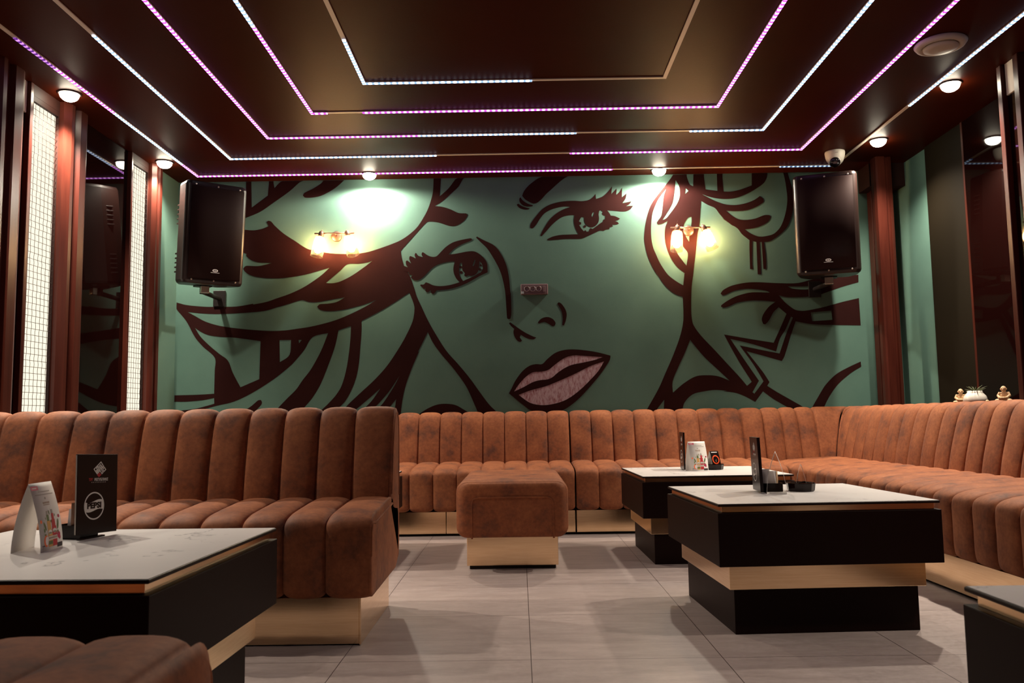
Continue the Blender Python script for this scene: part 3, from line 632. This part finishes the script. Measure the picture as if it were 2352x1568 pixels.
# banquette along the right wall
fr = lambda s, d, z: (1.765+d, -s, z)
PR = .158
rs = [-(6.04-PR*k) for k in range(29)]
seat_s = [-5.97]+rs[1:]
t = thing('banquette_sofa', 'long ribbed brown banquette along the right wall, running toward the camera', 'sofa', (0, 0, 0))
m, P, N = ribbed(seat_s, SEAT, fr); m.build('seat', LEATHER, t)
m, P, N = ribbed(bs, BACK, fb, s_fix=mitre_x, flat=(len(bs)-2,)); m.build('corner_backrest', LEATHER, t)
br = [-6.2]+rs
def mitre_y(s, k, t_, d, z):
    if k > 0: return s
    e0 = -(5.49+d-.004); return e0+(rs[0]-e0)*t_
m, P, N = ribbed(br, BACK, fr, s_fix=mitre_y, flat=(0,)); m.build('backrest', LEATHER, t)
m = MB(); m.box(1.805, 2.47, -rs[-1], 5.535, .016, .158, bev=.002); m.build('plinth', BRASS, t)
m = MB(); m.box(1.84, 2.46, -rs[-1], 5.535, 0, .016); m.build('recessed_foot', FOOT, t)

# freestanding sofa on the left, seen from the front
k = .92
fl = lambda s, d, z: (s, 2.85+d*k, z)
ls = [-.662-.1425*q for q in range(14)][::-1]+[-.513]
t = thing('banquette_sofa', 'ribbed brown sofa at the left, its end panel facing the aisle', 'sofa', (0, 0, 0))
m, P, N = ribbed(ls, SEAT, fl, soft_end=True); e_out = end_cap(m, P+[(.60, .41), (.685, .40), (.70, .38), (.70, .23), (.68, .19), (.62, .165)], fl, ls[-1], 1, inset=.0068); o = m.build('seat', LEATHER, t)
piping(o, [fl(-.506, .012, .30), fl(-.505, .014, .38), fl(-.504, .03, .412), fl(-.503, .10, .405), fl(-.503, .30, .418), fl(-.503, .50, .432)], .005)
m, P, N = ribbed(ls, BACK, fl, soft_end=True); end_cap(m, P, fl, ls[-1], 1, inset=.0068); o = m.build('backrest', LEATHER, t)
piping(o, [fl(-.505, .49, .47), fl(-.505, .512, .55), fl(-.505, .546, .68), fl(-.505, .572, .745), fl(-.505, .60, .778), fl(-.505, .632, .79), fl(-.505, .665, .785), fl(-.505, .69, .765), fl(-.505, .70, .72), fl(-.505, .70, .45)], .005)
m = MB(); m.box(-2.5, -.552, 2.90, 3.50, .004, .16, bev=.002); o = m.build('plinth', BRASS, t)
m = MB(); m.box(-.5519, -.546, 2.896, 3.503, .002, .16, bev=.0015); o = m.build('end_plate', BRASS, t); o['label'] = 'glossy gold end plate'

def rr(w0, w1, z0, z1, r, n=6):
    out = []
    for cx, cz, a0 in ((w1-r, z0+r, -90), (w1-r, z1-r, 0), (w0+r, z1-r, 90), (w0+r, z0+r, 180)):
        for q in range(n+1):
            a = math.radians(a0+90*q/n); out.append((cx+r*math.cos(a), cz+r*math.sin(a), math.cos(a), math.sin(a)))
    return out
def padded_block(seams, x0, x1, z0, z1, pos, r=.055, bulge=.012):
    """rounded bar whose cover is pinched at seams along s, closed with padded ends"""
    R_ = rr(x0, x1, z0, z1, r); rows = []
    for kk in range(len(seams)-1):
        for t_ in RIBT[(0 if kk == 0 else 1):]:
            s = seams[kk]+(seams[kk+1]-seams[kk])*t_; sh = (1-abs(2*t_-1)**3.2)**.55 if 0 < t_ < 1 else 0
            w = bulge*(sh-1); rows.append([pos(s, a+c*w, b+d*w) for a, b, c, d in R_])
    m = MB(); cx, cz = (x0+x1)/2, (z0+z1)/2
    def ringat(s, q): return [pos(s, cx+(a-cx)*q-0*c, cz+(b-cz)*q) for a, b, c, d in R_]
    L = seams[-1]-seams[0]
    head = [ringat(seams[0]-.030, .55), ringat(seams[0]-.034, .72), ringat(seams[0]-.032, .86), ringat(seams[0]-.020, .95)]
    tail = [ringat(seams[-1]+.020, .95), ringat(seams[-1]+.032, .86), ringat(seams[-1]+.034, .72), ringat(seams[-1]+.030, .55)]
    rows = head+rows+tail; m.grid(rows, 0, True, True)
    m.add(rows[0], [tuple(range(len(R_)))], 0, False); m.add(rows[-1], [tuple(range(len(R_)))], 0, False); return m
# ottoman in the middle of the aisle
t = thing('ottoman', 'ribbed brown ottoman on a gold plinth in front of the back banquette', 'ottoman', (0, 0, 0))
so = [4.245+.1075*q for q in range(10)]
m = padded_block(so, -.325, .241, .162, .446, lambda s, x, z: (x, s, z)); o = m.build('cushion', LEATHER, t)
pl = [(-.243, .165), (-.243, .26), (-.243, .335), (-.236, .358), (-.213, .366), (-.04, .367), (.133, .366), (.156, .358), (.163, .335), (.163, .26), (.163, .165)]
piping(o, [(x, 4.213, z) for x, z in pl], .0048)
m = MB(); m.box(-.275, .188, 4.31, 5.17, .018, .166, bev=.002); m.build('plinth', BRASS, t)
m = MB(); m.box(-.262, .175, 4.325, 5.15, 0, .018); m.build('recessed_foot', FOOT, t)
# padded bench in the near left corner
t = thing('padded_bench', 'ribbed brown bench in the near left foreground, before the left table', 'bench', (0, 0, 0))
sb = [-2.15+.1485*q for q in range(12)]
sb = [s-(sb[-1]+.478) for s in sb]
m = padded_block(sb, .62, 1.275, .162, .452, lambda s, x, z: (s, x, z), r=.06, bulge=.020); o = m.build('cushion', LEATHER, t)
piping(o, [(-.452, q[0], q[1]) for q in rr(.655, 1.24, .19, .425, .05)], .005)
m = MB(); m.box(sb[0]+.05, -.53, .70, 1.20, .016, .166, bev=.002); m.build('plinth', BRASS, t)
m = MB(); m.box(sb[0]+.07, -.55, .72, 1.18, 0, .016); m.build('recessed_foot', FOOT, t)

# ------------------------------------------------------------------ tables
def make_table(label, cx, cy, rz):
    t = thing('lounge_table', label, 'table', (cx, cy, 0), rz, 'marble topped lounge tables')
    a = .389; m = MB(); m.box(-a, a, -a, a, .4425, .4515, bev=.003); o = m.build('tabletop', EDGE, t)
    m = MB(); a -= .0035; m.box(-a, a, -a, a, .4510, .4522); m.build('marble_surface', MARBLE, o)
    a = .374; m = MB(); m.box(-a, a, -a, a, .421, .4425, bev=.0012); m.build('upper_band', BRASS, t)
    a = .391; m = MB(); m.box(-a, a, -a, a, .240, .421, bev=.002); m.build('apron', BLACKLAM, t)
    a = .346; m = MB(); m.box(-a, a, -a, a, .155, .240, bev=.0015); m.build('lower_band', BRASS, t)
    a = .326; m = MB(); m.box(-a, a, -a, a, .0, .155, bev=.002); m.build('base', BLACKLAM, t)
    return t
T_R = make_table('marble topped table at right center, nearest the ottoman aisle in full view', 1.048, 3.315, .046)
rest = [('marble topped table behind the right center table, before the back banquette', 1.008, 4.715, .017),
        ('marble topped table at the near left with a menu and tent card', -1.102, 2.054, -.03),
        ('marble topped table cut off at the lower right corner of the frame', 1.157, 1.103, 0.),
        ('marble topped table mostly hidden behind the left sofa, one corner showing', -1.105, 4.72, 0.)]
for lab, x, y, rz in rest:
    c = copy_tree(T_R); c.location = (x, y, 0); c.rotation_euler.z = rz; c['label'] = lab
TOP = .4522
# ------------------------------------------------------------------ loudspeakers
def speaker(label, x, y, z, yaw, tilt, mirror_ridges):
    t = thing('wall_loudspeaker', label, 'loudspeaker', (x, y, z), yaw, 'loudspeakers on the back wall corners')
    rot = Matrix.Rotation(tilt, 4, 'X')
    sec = []   # plan section, front is -y
    for px, py, n in ((.205, -.17, 6), ):
        for q in range(n+1):
            a = math.radians(-90+80*q/n); sec.append((px-.035+.04*math.cos(a), py+.035+.04*math.sin(a)))
    sec += [(.200, .02), (.150, .165), (.125, .180)]
    sec = sec+[(-a, b) for a, b in reversed(sec)]
    def ring(zz, q, dy=0): return [rot @ Vector((a*q, (b-dy)*q+dy, zz)) for a, b in sec]
    H = .350
    m = MB(); rows = [ring(-H, .93), ring(-H+.006, .97), ring(-H+.022, 1), ring(H-.022, 1), ring(H-.006, .975), ring(H, .94)]
    m.grid(rows, 0, False, True); m.add(rows[0], [tuple(range(len(sec)))]); m.add(rows[-1], [tuple(range(len(sec)))])
    for k in range(5):
        for s in (-1, 1):
            for zc in (.20-.032*k, -.14-.032*k):
                m.box(s*.176-.013, s*.176+.013, .03, .105, zc-.006, zc+.006, bev=.003, rot=rot)
    m.build('cabinet', PLASTIC, t)
    m = MB(); rows = []
    for i in range(13):
        u = -1+2*i/12; xx = .178*u; yy = -.186-.014*(1-abs(u)**4)
        rows.append([rot @ Vector((xx, yy+(.006 if zz in (-.315, .315) else 0), zz)) for zz in (-.315, -.306, 0, .306, .315)])
    m.grid(rows, 0, True); g = m.build('grille', GRILLE, t)
    for sx in (-.15, 0, .15):
        for sz in (-.325, .325):
            m = MB(); m.lathe([(.006, 0), (.006, .003), (.003, .004), (.0, .002)], 10, mtx=rot @ Matrix.Translation((sx, -.1755, sz)) @ Matrix.Rotation(PI/2, 4, 'X'), cap=False); m.build('grille_screw', STEEL, t)
    m = MB(); mt = rot @ Matrix.Translation((0, -.2010, -.262)) @ Matrix.Rotation(PI/2, 4, 'X')
    pts = [(.019*math.cos(2*PI*k/24), .010*math.sin(2*PI*k/24)+.006, 0) for k in range(24)]
    inn = [(.012*math.cos(2*PI*k/24), .0055*math.sin(2*PI*k/24)+.006, 0) for k in range(24)]
    m.grid([[mt @ Vector(p) for p in pts+pts[:1]], [mt @ Vector(p) for p in inn+inn[:1]]], 0, False)
    m.add([mt @ Vector(p) for p in ((-.006, .004, 0), (.006, .004, 0), (.006, .008, 0), (-.006, .008, 0))], [(0, 1, 2, 3)])
    m.add([mt @ Vector(p) for p in ((-.030, -.010, 0), (.030, -.010, 0), (.030, -.0075, 0), (-.030, -.0075, 0))], [(0, 1, 2, 3)])
    m.build('logo_badge', PRINTW, g)
    # bracket: pole cup below the cabinet, arm and wall plate
    inv = Matrix.Rotation(-yaw, 4, 'Z'); wd = inv @ Vector((0, YW-y-.0005, 0))
    m = MB(); c = rot @ Vector((0, .06, -H)); m.box(c.x-.055, c.x+.055, c.y-.04, c.y+.04, c.z-.010, c.z+.004)
    m.tube([c, c-Vector((0, 0, .060))], .020, 16); e_ = c-Vector((0, 0, .045))
    wp = Vector((e_.x, e_.y, e_.z))+(inv @ Vector((0, (YW-.0105)-(y+(Matrix.Rotation(yaw, 4, 'Z') @ e_).y), 0)))
    m.tube([e_, wp], .017, 12)
    mt = Matrix.Translation(wp) @ inv; m.box(-.045, .045, -.004, .009, -.06, .06, bev=.002, rot=mt)
    m.build('wall_bracket', BRACKETM, t)
    m = MB(); m.box(c.x-.028, c.x+.028, c.y-.062, c.y-.030, c.z-.060, c.z-.012, bev=.002); m.build('bracket_clamp', STEEL, t)
speaker('black loudspeaker on the left of the mural, angled toward the room centre', -2.185, 5.80, 2.078, math.radians(38), math.radians(6), False)
speaker('black loudspeaker on the right of the mural, below the dome camera', 2.20, 5.84, 2.080, math.radians(-20), math.radians(4), True)

# ------------------------------------------------------------------ things on the tables
def frame(p, ang, lean=0., roll=0.):
    return Matrix.Translation(p) @ Matrix.Rotation(ang, 4, 'Z') @ Matrix.Rotation(roll, 4, 'Y') @ Matrix.Rotation(lean, 4, 'X')
W_, H_ = .148, .210
def stroke2d(pts, w, closed=False):
    P = [Vector(p) for p in pts]; n = len(P); L, R2 = [], []
    for i in range(n):
        a = P[i]-P[i-1] if (i > 0 or closed) else P[i+1]-P[i]; b = P[(i+1) % n]-P[i] if (i < n-1 or closed) else P[i]-P[i-1]
        a = a.normalized(); b = b.normalized(); na, nb = Vector((-a.y, a.x)), Vector((-b.y, b.x)); mm = na+nb
        mm = mm.normalized() if mm.length > .2 else na; q = w/2/max(.45, mm.dot(na))
        if not closed and i == 0: P0 = P[i]-a*w/2
        elif not closed and i == n-1: P0 = P[i]+a*w/2
        else: P0 = P[i]
        L.append(P0+mm*q); R2.append(P0-mm*q)
    if closed: L.append(L[0]); R2.append(R2[0])
    return L, R2
def menu(label, p, ang, lean=0., roll=0., thick=.006):
    t = thing('standing_menu', label, 'menu', (0, 0, 0), 0, 'black standing menus'); t.matrix_world = frame(p, ang, lean, roll)
    m = MB(); m.box(-W_/2, W_/2, -thick/2, thick/2, 0, H_, bev=.0008); c = m.build('cover', MENUB, t)
    m = MB(); m.box(-W_/2-.0006, -W_/2+.0012, -thick/2+.001, thick/2-.001, .002, H_-.002); m.build('worn_spine', GREYI, t)
    yf = -thick/2-.0004
    uv = lambda x, y: (((200+x/19.6)-186)/95*W_-W_/2, (1-((1050+y/19.6)-1043)/200)*H_)
    m = MB()
    def st(pts, mi=0, closed=False, w=.0026):
        L, R2 = stroke2d([uv(*q) for q in pts], w, closed)
        m.grid([[Vector((a.x, yf, a.y)) for a in L], [Vector((a.x, yf, a.y)) for a in R2]], mi, False)
    st([(530, 725), (465, 612), (780, 255), (912, 480), (790, 615)]); st([(530, 725), (620, 620), (575, 560), (610, 510)])
    st([(615, 480), (740, 700), (610, 845), (560, 765), (690, 610)]); st([(610, 775), (690, 680)])
    st([(640, 480), (830, 845), (885, 775), (690, 470), (760, 390), (850, 500), (780, 585)]); st([(760, 390), (800, 470), (750, 520)])
    st([(945, 530), (1010, 635), (925, 735), (865, 630)], 0, True); st([(715, 820), (770, 895), (700, 970), (645, 905)], 1, True, .0036)
    def txt(s, size, cx, cz, mi, bold=0., sx=1., sp=1.):
        vs, fs = text2d(s, size, bold, sp); m.add([(cx+v.x*sx, yf, cz+v.y) for v in vs], fs, mi)
    cx, cz = uv(760, 1135)
    txt('РЕПУБЛИКЕ', .0098, cx+.004, cz, 0, .00025, .86); txt('ТРГ', .0098, cx-.034, cz, 1, .00025, .86)
    x0, z0 = uv(690, 1262)
    for k in range(9): m.add([(x0+dx+(k-4)*.0062, yf, z0+dz) for dx, dz in ((-.0012, -.0012), (.0012, -.0012), (.0012, .0012), (-.0012, .0012))], [(0, 1, 2, 3)], 2)
    m.build('house_logo', [PRINTW, REDI, GREYI], c)
    # round soft drink emblem
    m = MB(); ox, oz, r = -.012, .073, .0365
    ring = lambda q: [Vector((ox+q*math.cos(2*PI*k/48), yf, oz+q*math.sin(2*PI*k/48))) for k in range(49)]
    m.grid([ring(r), ring(r-.0034)], 0, False)
    top, bot = [], []
    for k in range(25):
        u = -1+2*k/24; x = u*(r-.001)*.995; lim = math.sqrt(max(0, (r-.001)**2-x*x))
        top.append((x, min(.0125+.0030*math.sin(u*PI)*1. + .0020*u, lim))); bot.append((x, max(-.0125+.0030*math.sin(u*PI)+.0020*u, -lim)))
    m.grid([[Vector((ox+a, yf, oz+b)) for a, b in top], [Vector((ox+a, yf, oz+b)) for a, b in bot]], 0, False)
    vs, fs = text2d('PEPSI', .0205, .0012, 1.)
    m.add([(ox+v.x*1.14, yf-.0003, oz+.0004+v.y+.03*v.x) for v in vs], fs, 1)
    m.build('round_emblem', [PRINTW, MENUB], c)
    return t
def tent(label, p, ang, L=.105, w=.070, h=.162, flap=False, picture=True, small=False, name='tent_card', mats=None, grp='folded tent cards on the tables'):
    """folded card: near end at p, ridge along +y of its frame; printed on the +x leg"""
    t = thing(name, label, 'tent card', p, ang, grp)
    th = .0007
    def leg(sd, q): return Vector((sd*(w/2)*(1-q**1.75), 0, h*q))
    m = MB(); path = [leg(-1, k/14) for k in range(15)]+[leg(1, k/14) for k in range(13, -1, -1)]
    rows = [[v+Vector((0, y, 0)) for v in path] for y in (0, L)]; m.grid(rows, 0, True)
    inn = []
    for k, v in enumerate(path):
        inn.append(Vector((v.x-(th if v.x > 0 else -th if v.x < 0 else 0), 0, max(v.z-th, 0) if abs(v.x) < .002 else v.z)))
    m.grid([[v+Vector((0, y, 0)) for v in inn] for y in (0, L)], 0, True)
    m.grid([path, inn], 0, False); m.grid([[v+Vector((0, L, 0)) for v in path], [v+Vector((0, L, 0)) for v in inn]], 0, False)
    if flap: m.box(-w/2+.001, w/2-.001, 0, L, .0, .0012); m.box(-w/2+.010, w/2-.001, -.003, .001, .0, .008)
    c = m.build('card', PAPERW if not mats else mats, t)
    def pt(u, q, off=.0004):
        a = leg(1, q); b = leg(1, min(1, q+.02)) if q < .98 else leg(1, q)*2-leg(1, q-.02); d = (b-a).normalized(); n = Vector((d.z, 0, -d.x))
        v = a+n*off; return Vector((v.x, u*L, v.z))
    m = MB()
    def quad(u0, u1, q0, q1, mi, off=.0004):
        k = max(1, int((q1-q0)/.04)); m.grid([[pt(u, q0+(q1-q0)*i/k, off) for i in range(k+1)] for u in (u0, u1)], mi, False)
    asp = h/L
    def blob(u, q, ru, rq, mi, rot=0., off=.0005, n=16):
        pts = []
        for k in range(n):
            a = 2*PI*k/n; x, y = ru*math.cos(a), rq*asp*math.sin(a); x, y = x*math.cos(rot)-y*math.sin(rot), x*math.sin(rot)+y*math.cos(rot)
            pts.append(pt(u+x, q+y/asp, off))
        m.poly(pts, mi)
    if picture:
        quad(.03, .33, .895, .955, 1); quad(.08, .26, .918, .932, 0, .0006)
        for u0, u1, q in ((.28, .80, .866), (.12, .90, .822)):
            u = u0
            while u < u1-.02: quad(u, u+.035, q-.007, q+.007, 2); u += .046
        blob(.5, .765, .035, .018, 2)
        for k in range(5): quad(.36+.06*k, .40+.06*k, .688, .712, 3); quad(.37+.055*k, .405+.055*k, .662, .675, 3)
        quad(.355, .545, .05, .30, 4); quad(.365, .52, .30, .43, 4); quad(.385, .485, .43, .52, 6); quad(.40, .47, .52, .575, 2)
        quad(.555, .745, .05, .34, 5); quad(.565, .72, .34, .44, 5); quad(.60, .70, .44, .53, 5); quad(.61, .685, .53, .59, 2)
        blob(.45, .265, .085, .034, 0, 0, .0008); blob(.65, .275, .085, .034, 0, 0, .0008)
        for k in range(3): blob(.41+.04*k, .25, .012, .014, 6, 0, .0011); blob(.61+.04*k, .26, .012, .014, 6, 0, .0011)
        quad(.35, .75, .150, .205, 0, .0008)
        for k in range(6): quad(.37+.062*k, .41+.062*k, .163, .192, 3, .0011)
        quad(.355, .53, .085, .135, 6, .0009)
        blob(.26, .145, .10, .085, 7, 0, .0005); blob(.29, .145, .075, .065, 0, 0, .0007)
        blob(.82, .20, .075, .05, 8); blob(.86, .16, .045, .03, 8); blob(.80, .25, .035, .025, 6)
        for u, q, ru, rq, ro in ((.26, .36, .035, .07, .35), (.83, .36, .035, .08, -.3), (.22, .30, .03, .03, 0), (.52, .55, .02, .035, .1), (.55, .42, .02, .022, 0), (.33, .47, .015, .02, .3), (.74, .50, .015, .02, -.3), (.24, .235, .04, .016, 0)): blob(u, q, ru, rq, 6, ro)
        blob(.12, .435, .045, .026, 7); blob(.91, .475, .045, .026, 8)
        quad(.74, .97, .02, .085, 9)
        for k in range(2): quad(.08+.06*k, .12+.06*k, .07, .09, 9); quad(.08+.06*k, .12+.06*k, .035, .05, 2)
        m.build('printed_picture', [PAPERW, CRIM, GREYI, BROWNI, YELLOWI, REDI, GREENI, ORANGEI, CRIM, DARKI], c)
    if small:
        quad(0, 1, 0, 1, 1, .0003); quad(.16, .84, .90, .945, 0, .0006)
        k = 32; outr = [pt(.5+.40*math.cos(2*PI*i/k), .50+.40/asp*math.sin(2*PI*i/k), .0006) for i in range(k+1)]; inr = [pt(.5+.30*math.cos(2*PI*i/k), .50+.30/asp*math.sin(2*PI*i/k), .0006) for i in range(k+1)]
        m.grid([outr, inr], 2, False)
        for (u0, q0), (u1, q1) in (((.42, .50), (.50, .36)), ((.50, .36), (.60, .52))):
            m.poly([pt(u0-.012, q0, .0007), pt(u0+.012, q0, .0007), pt(u1+.012, q1, .0007), pt(u1-.012, q1, .0007)], 3)
        o = m.build('printed_face', [PRINTW, MENUB, mat('neon_orange_print', (.95, .09, .01), .5), GREYI], c); o['label'] = 'black face with an orange ring'
    return t
def caddy(label, p, ang, w=.075, d=.055, h=.030):
    t = thing('condiment_caddy', label, 'caddy', p, ang, 'black table caddies')
    m = MB(); q = .003
    m.box(-w/2, w/2, -d/2, d/2, 0, q); m.box(-w/2, w/2, -d/2, -d/2+q, 0, h); m.box(-w/2, w/2, d/2-q, d/2, 0, h); m.box(-w/2, -w/2+q, -d/2+q, d/2-q, 0, h); m.box(w/2-q, w/2, -d/2+q, d/2-q, 0, h)
    m.box(-q/2, q/2, -d/2+q, d/2-q, q, h*.8); m.build('tray', CLEARPL, t)
    m = MB(); m.box(-w/2-.012, -w/2, -d/2-.012, d/2+.012, 0, .004); m.build('menu_foot', CLEARPL, t); return t
def sachet(label, p, ang, m_, w=.034, h=.07, lean=.12, th=.002):
    m = MB(); rows = []
    mt = frame(p, ang, lean)
    for sgn in (-1, 1):
        for i in range(6):
            z = h*i/5; b_ = th*math.sin(PI*i/5)+.0004; rows.append([mt @ Vector((x*w/2, sgn*(b_*(1-abs(x)**3)+.0002), z)) for x in (-1, -.6, -.2, .2, .6, 1)]) if sgn > 0 else rows.insert(0, [mt @ Vector((x*w/2, sgn*(b_*(1-abs(x)**3)+.0002), z)) for x in (-1, -.6, -.2, .2, .6, 1)])
    m.grid(rows, 0, True); o = m.build('paper_sachet', m_); return tag(o, label, 'sachet', 'sachets standing in the caddies')
def ashtray(label, p, ang, r=.056, h=.034):
    t = thing('ashtray', label, 'ashtray', p, ang, 'black ashtrays')
    m = MB(); m.lathe([(.0, 0), (r*.86, 0), (r*.93, .004), (r, h-.003), (r*.98, h), (r*.86, h), (r*.84, h-.004), (r*.76, .008), (.0, .007)], 10, 0, False, cap=False); m.build('bowl', CLEARPL, t)
    for k in range(4):
        m = MB(); a = PI/4+k*PI/2; mt = Matrix.Rotation(a, 4, 'Z'); m.box(r*.84, r*1.003, -.006, .006, h-.0035, h+.0012, rot=mt)
        m.build('cigarette_rest', CLEARPL, t)
    return t

# left table
p = Vector((-1.139, 2.266, TOP+.012))
menu('black standing menu on the left table, its soft drink emblem facing the aisle', p, math.atan2(.143, .037), math.radians(-3), math.radians(2.5))
caddy('black caddy on the left table behind the standing menu', (-1.196, 2.272, TOP), math.atan2(.143, .037)+PI/2, w=.085, d=.065, h=.036)
sachet('brown paper sachet in the left table caddy', (-1.182, 2.250, TOP+.0035), .5, SACHETB, .030, .092, .05)
sachet('white paper sachet in the left table caddy', (-1.205, 2.262, TOP+.0035), -.2, SACHETW, .026, .074, -.10)
tent('white tent card with bottle and fruit picture on the left table', (-1.176, 2.009, TOP), math.radians(2.5))
# right centre table
menu('dark standing menu seen edge on, on the right center table', Vector((.940, 3.345, TOP+.006)), math.radians(-94.5), math.radians(2), 0, .012)
caddy('black caddy on the right center table behind the edge-on menu', (1.000, 3.372, TOP), math.radians(180+84), w=.066, d=.076, h=.034)
sachet('crumpled white sachet nearest the edge-on menu on the right center table', (.972, 3.366, TOP+.0035), .25, SACHETW, .036, .086, .08)
sachet('white sachet with dark spot in the right center table caddy', (1.000, 3.356, TOP+.0035), .1, SACHETW, .034, .078, -.04)
sachet('beige paper sachet on edge in the right center table caddy', (1.021, 3.372, TOP+.0035), 1.1, STICK, .030, .076, .03, .004)
tent('white tent card seen end on with open arch, on the right center table', (.982, 3.245, TOP), -math.atan2(.288, .957), w=.074, h=.160, flap=True, picture=False)
ashtray('black ashtray holding an edge-on small card, on the right center table', (1.118, 3.375, TOP), .2)
tent('small card seen edge on inside the ashtray on the right center table', (1.112, 3.350, TOP+.0085), -math.atan2(.32, .95), L=.050, w=.040, h=.098, picture=False, small=True, name='small_tent_card', grp='small tent cards in ashtrays')
# rear right table
menu('thin dark standing menu seen edge on, on the table behind', Vector((.935, 4.842, TOP+.003)), math.radians(-93), 0, 0, .009)
caddy('black caddy on the table behind, between its menu and tent card', (.985, 4.850, TOP), math.radians(180+87), w=.060, d=.06, h=.03)
tent('white tent card with bottle and fruit picture on the table behind', (.941, 4.718, TOP), math.radians(16)-PI/2, w=.070)
ashtray('black ashtray with an orange ring card, on the table behind', (1.106, 4.815, TOP), .3, .056, .032)
tent('small black card with an orange ring in the ashtray on the table behind', (1.079, 4.800, TOP+.0085), math.radians(28)-PI/2, L=.062, w=.050, h=.096, picture=False, small=True, name='small_tent_card', grp='small tent cards in ashtrays')

# ------------------------------------------------------------------ ornaments on the right ledge
LZ = .8035
t = thing('plant_pot', 'white ceramic pot with a spiky dark green succulent on the right ledge', 'plant', (2.560, 4.715, LZ))
m = MB(); m.lathe([(.0, 0), (.050, 0), (.060, .008), (.062, .022), (.056, .042), (.044, .056), (.039, .062), (.039, .071), (.035, .071), (.035, .060), (.0, .058)], 40, cap=False); m.build('pot', POTW, t)
m = MB(); m.lathe([(.0, .066), (.034, .063), (.034, .058), (.0, .058)], 24, cap=False); m.build('soil', SOIL, t)
m = MB(); rnd = random.Random(3)
for k in range(34):
    a = rnd.uniform(0, 2*PI); el = rnd.uniform(.12, 1.15); L = rnd.uniform(.035, .060)*(1.15 if k == 0 else 1)
    if k == 0: a, el, L = -.15, .62, .075
    pts = []; rad = []
    for i in range(6):
        q = i/5; r_ = L*q*math.cos(el)+.006; z = .064+L*q*math.sin(el)*(1-.25*q)
        pts.append((r_*math.cos(a), r_*math.sin(a), z)); rad.append(.0030*(1-q)**.7+.0004)
    m.tube(pts, rad, 6)
m.build('succulent_leaves', LEAF, t)
def statuette(label, p, ang):
    bm_ = MB()
    bm_.sphere((0, 0, .012), .03, 0, 20, (1.05, .80, .42)); bm_.sphere((.024, -.014, .011), .015, 0, 14, (1.2, .9, .65)); bm_.sphere((-.024, -.014, .011), .015, 0, 14, (1.2, .9, .65))
    bm_.sphere((0, .004, .034), .021, 0, 18, (1, .85, 1.15)); bm_.sphere((0, .001, .050), .014, 0, 14, (1.25, .9, .7))
    bm_.sphere((0, -.003, .072), .0145, 0, 18, (.92, .98, 1.08)); bm_.sphere((0, -.017, .069), .003, 0, 8); bm_.sphere((0, -.013, .062), .006, 0, 10, (1, .8, .7))
    for s in (-1, 1):
        bm_.sphere((s*.0145, 0, .071), .004, 0, 8, (.5, .8, 1.2))
        bm_.tube([(s*.018, .002, .052), (s*.027, -.004, .036), (s*.017, -.020, .025), (s*.004, -.026, .024)], [.0085, .0075, .0065, .006], 10)
        bm_.sphere((s*.004, -.027, .024), .007, 0, 10); bm_.sphere((s*.006, -.0155, .0745), .0022, 0, 8)
    tmp = bm_.build('tmp', SAND); md = tmp.modifiers.new('r', 'REMESH'); md.mode = 'VOXEL'; md.voxel_size = .0014; md.use_smooth_shade = True
    dg = bpy.context.evaluated_depsgraph_get(); me = bpy.data.meshes.new_from_object(tmp.evaluated_get(dg)); me.name = 'monk_statuette'
    bpy.data.objects.remove(tmp)
    for q in me.polygons: q.use_smooth = True
    o = link('monk_statuette', me); o.location = p; o.rotation_euler = (0, 0, ang); return tag(o, label, 'figurine', 'small seated monk statuettes')
statuette('tan seated monk statuette half hidden behind the white plant pot', (2.545, 4.838, LZ), -.5)
statuette('tan seated monk statuette standing alone to the right of the pot', (2.560, 4.435, LZ), -.75)
for x, y, lab in ((2.545, 4.568, 'tiny pale pebble between the pot and the lone statuette'), (2.553, 4.372, 'tiny pale pebble to the right of the lone statuette')):
    m = MB(); m.sphere((x, y, LZ+.009), .010, 0, 10, (1, .8, .9)); tag(m.build('pebble', SAND), lab, 'pebble')

# ------------------------------------------------------------------ world and colour
w = bpy.data.worlds.new('room_ambient'); S.world = w; w.use_nodes = True
w.node_tree.nodes['Background'].inputs[0].default_value = (.02, .006, .003, 1); w.node_tree.nodes['Background'].inputs[1].default_value = 1.
vs_ = S.view_settings; vs_.view_transform = 'Standard'; vs_.look = 'None'; vs_.gamma = 1; vs_.use_curve_mapping = False; vs_.exposure = 0.
S.cycles.max_bounces = 6; S.cycles.diffuse_bounces = 4; S.cycles.sample_clamp_indirect = 3; S.cycles.caustics_reflective = False; S.cycles.caustics_refractive = False
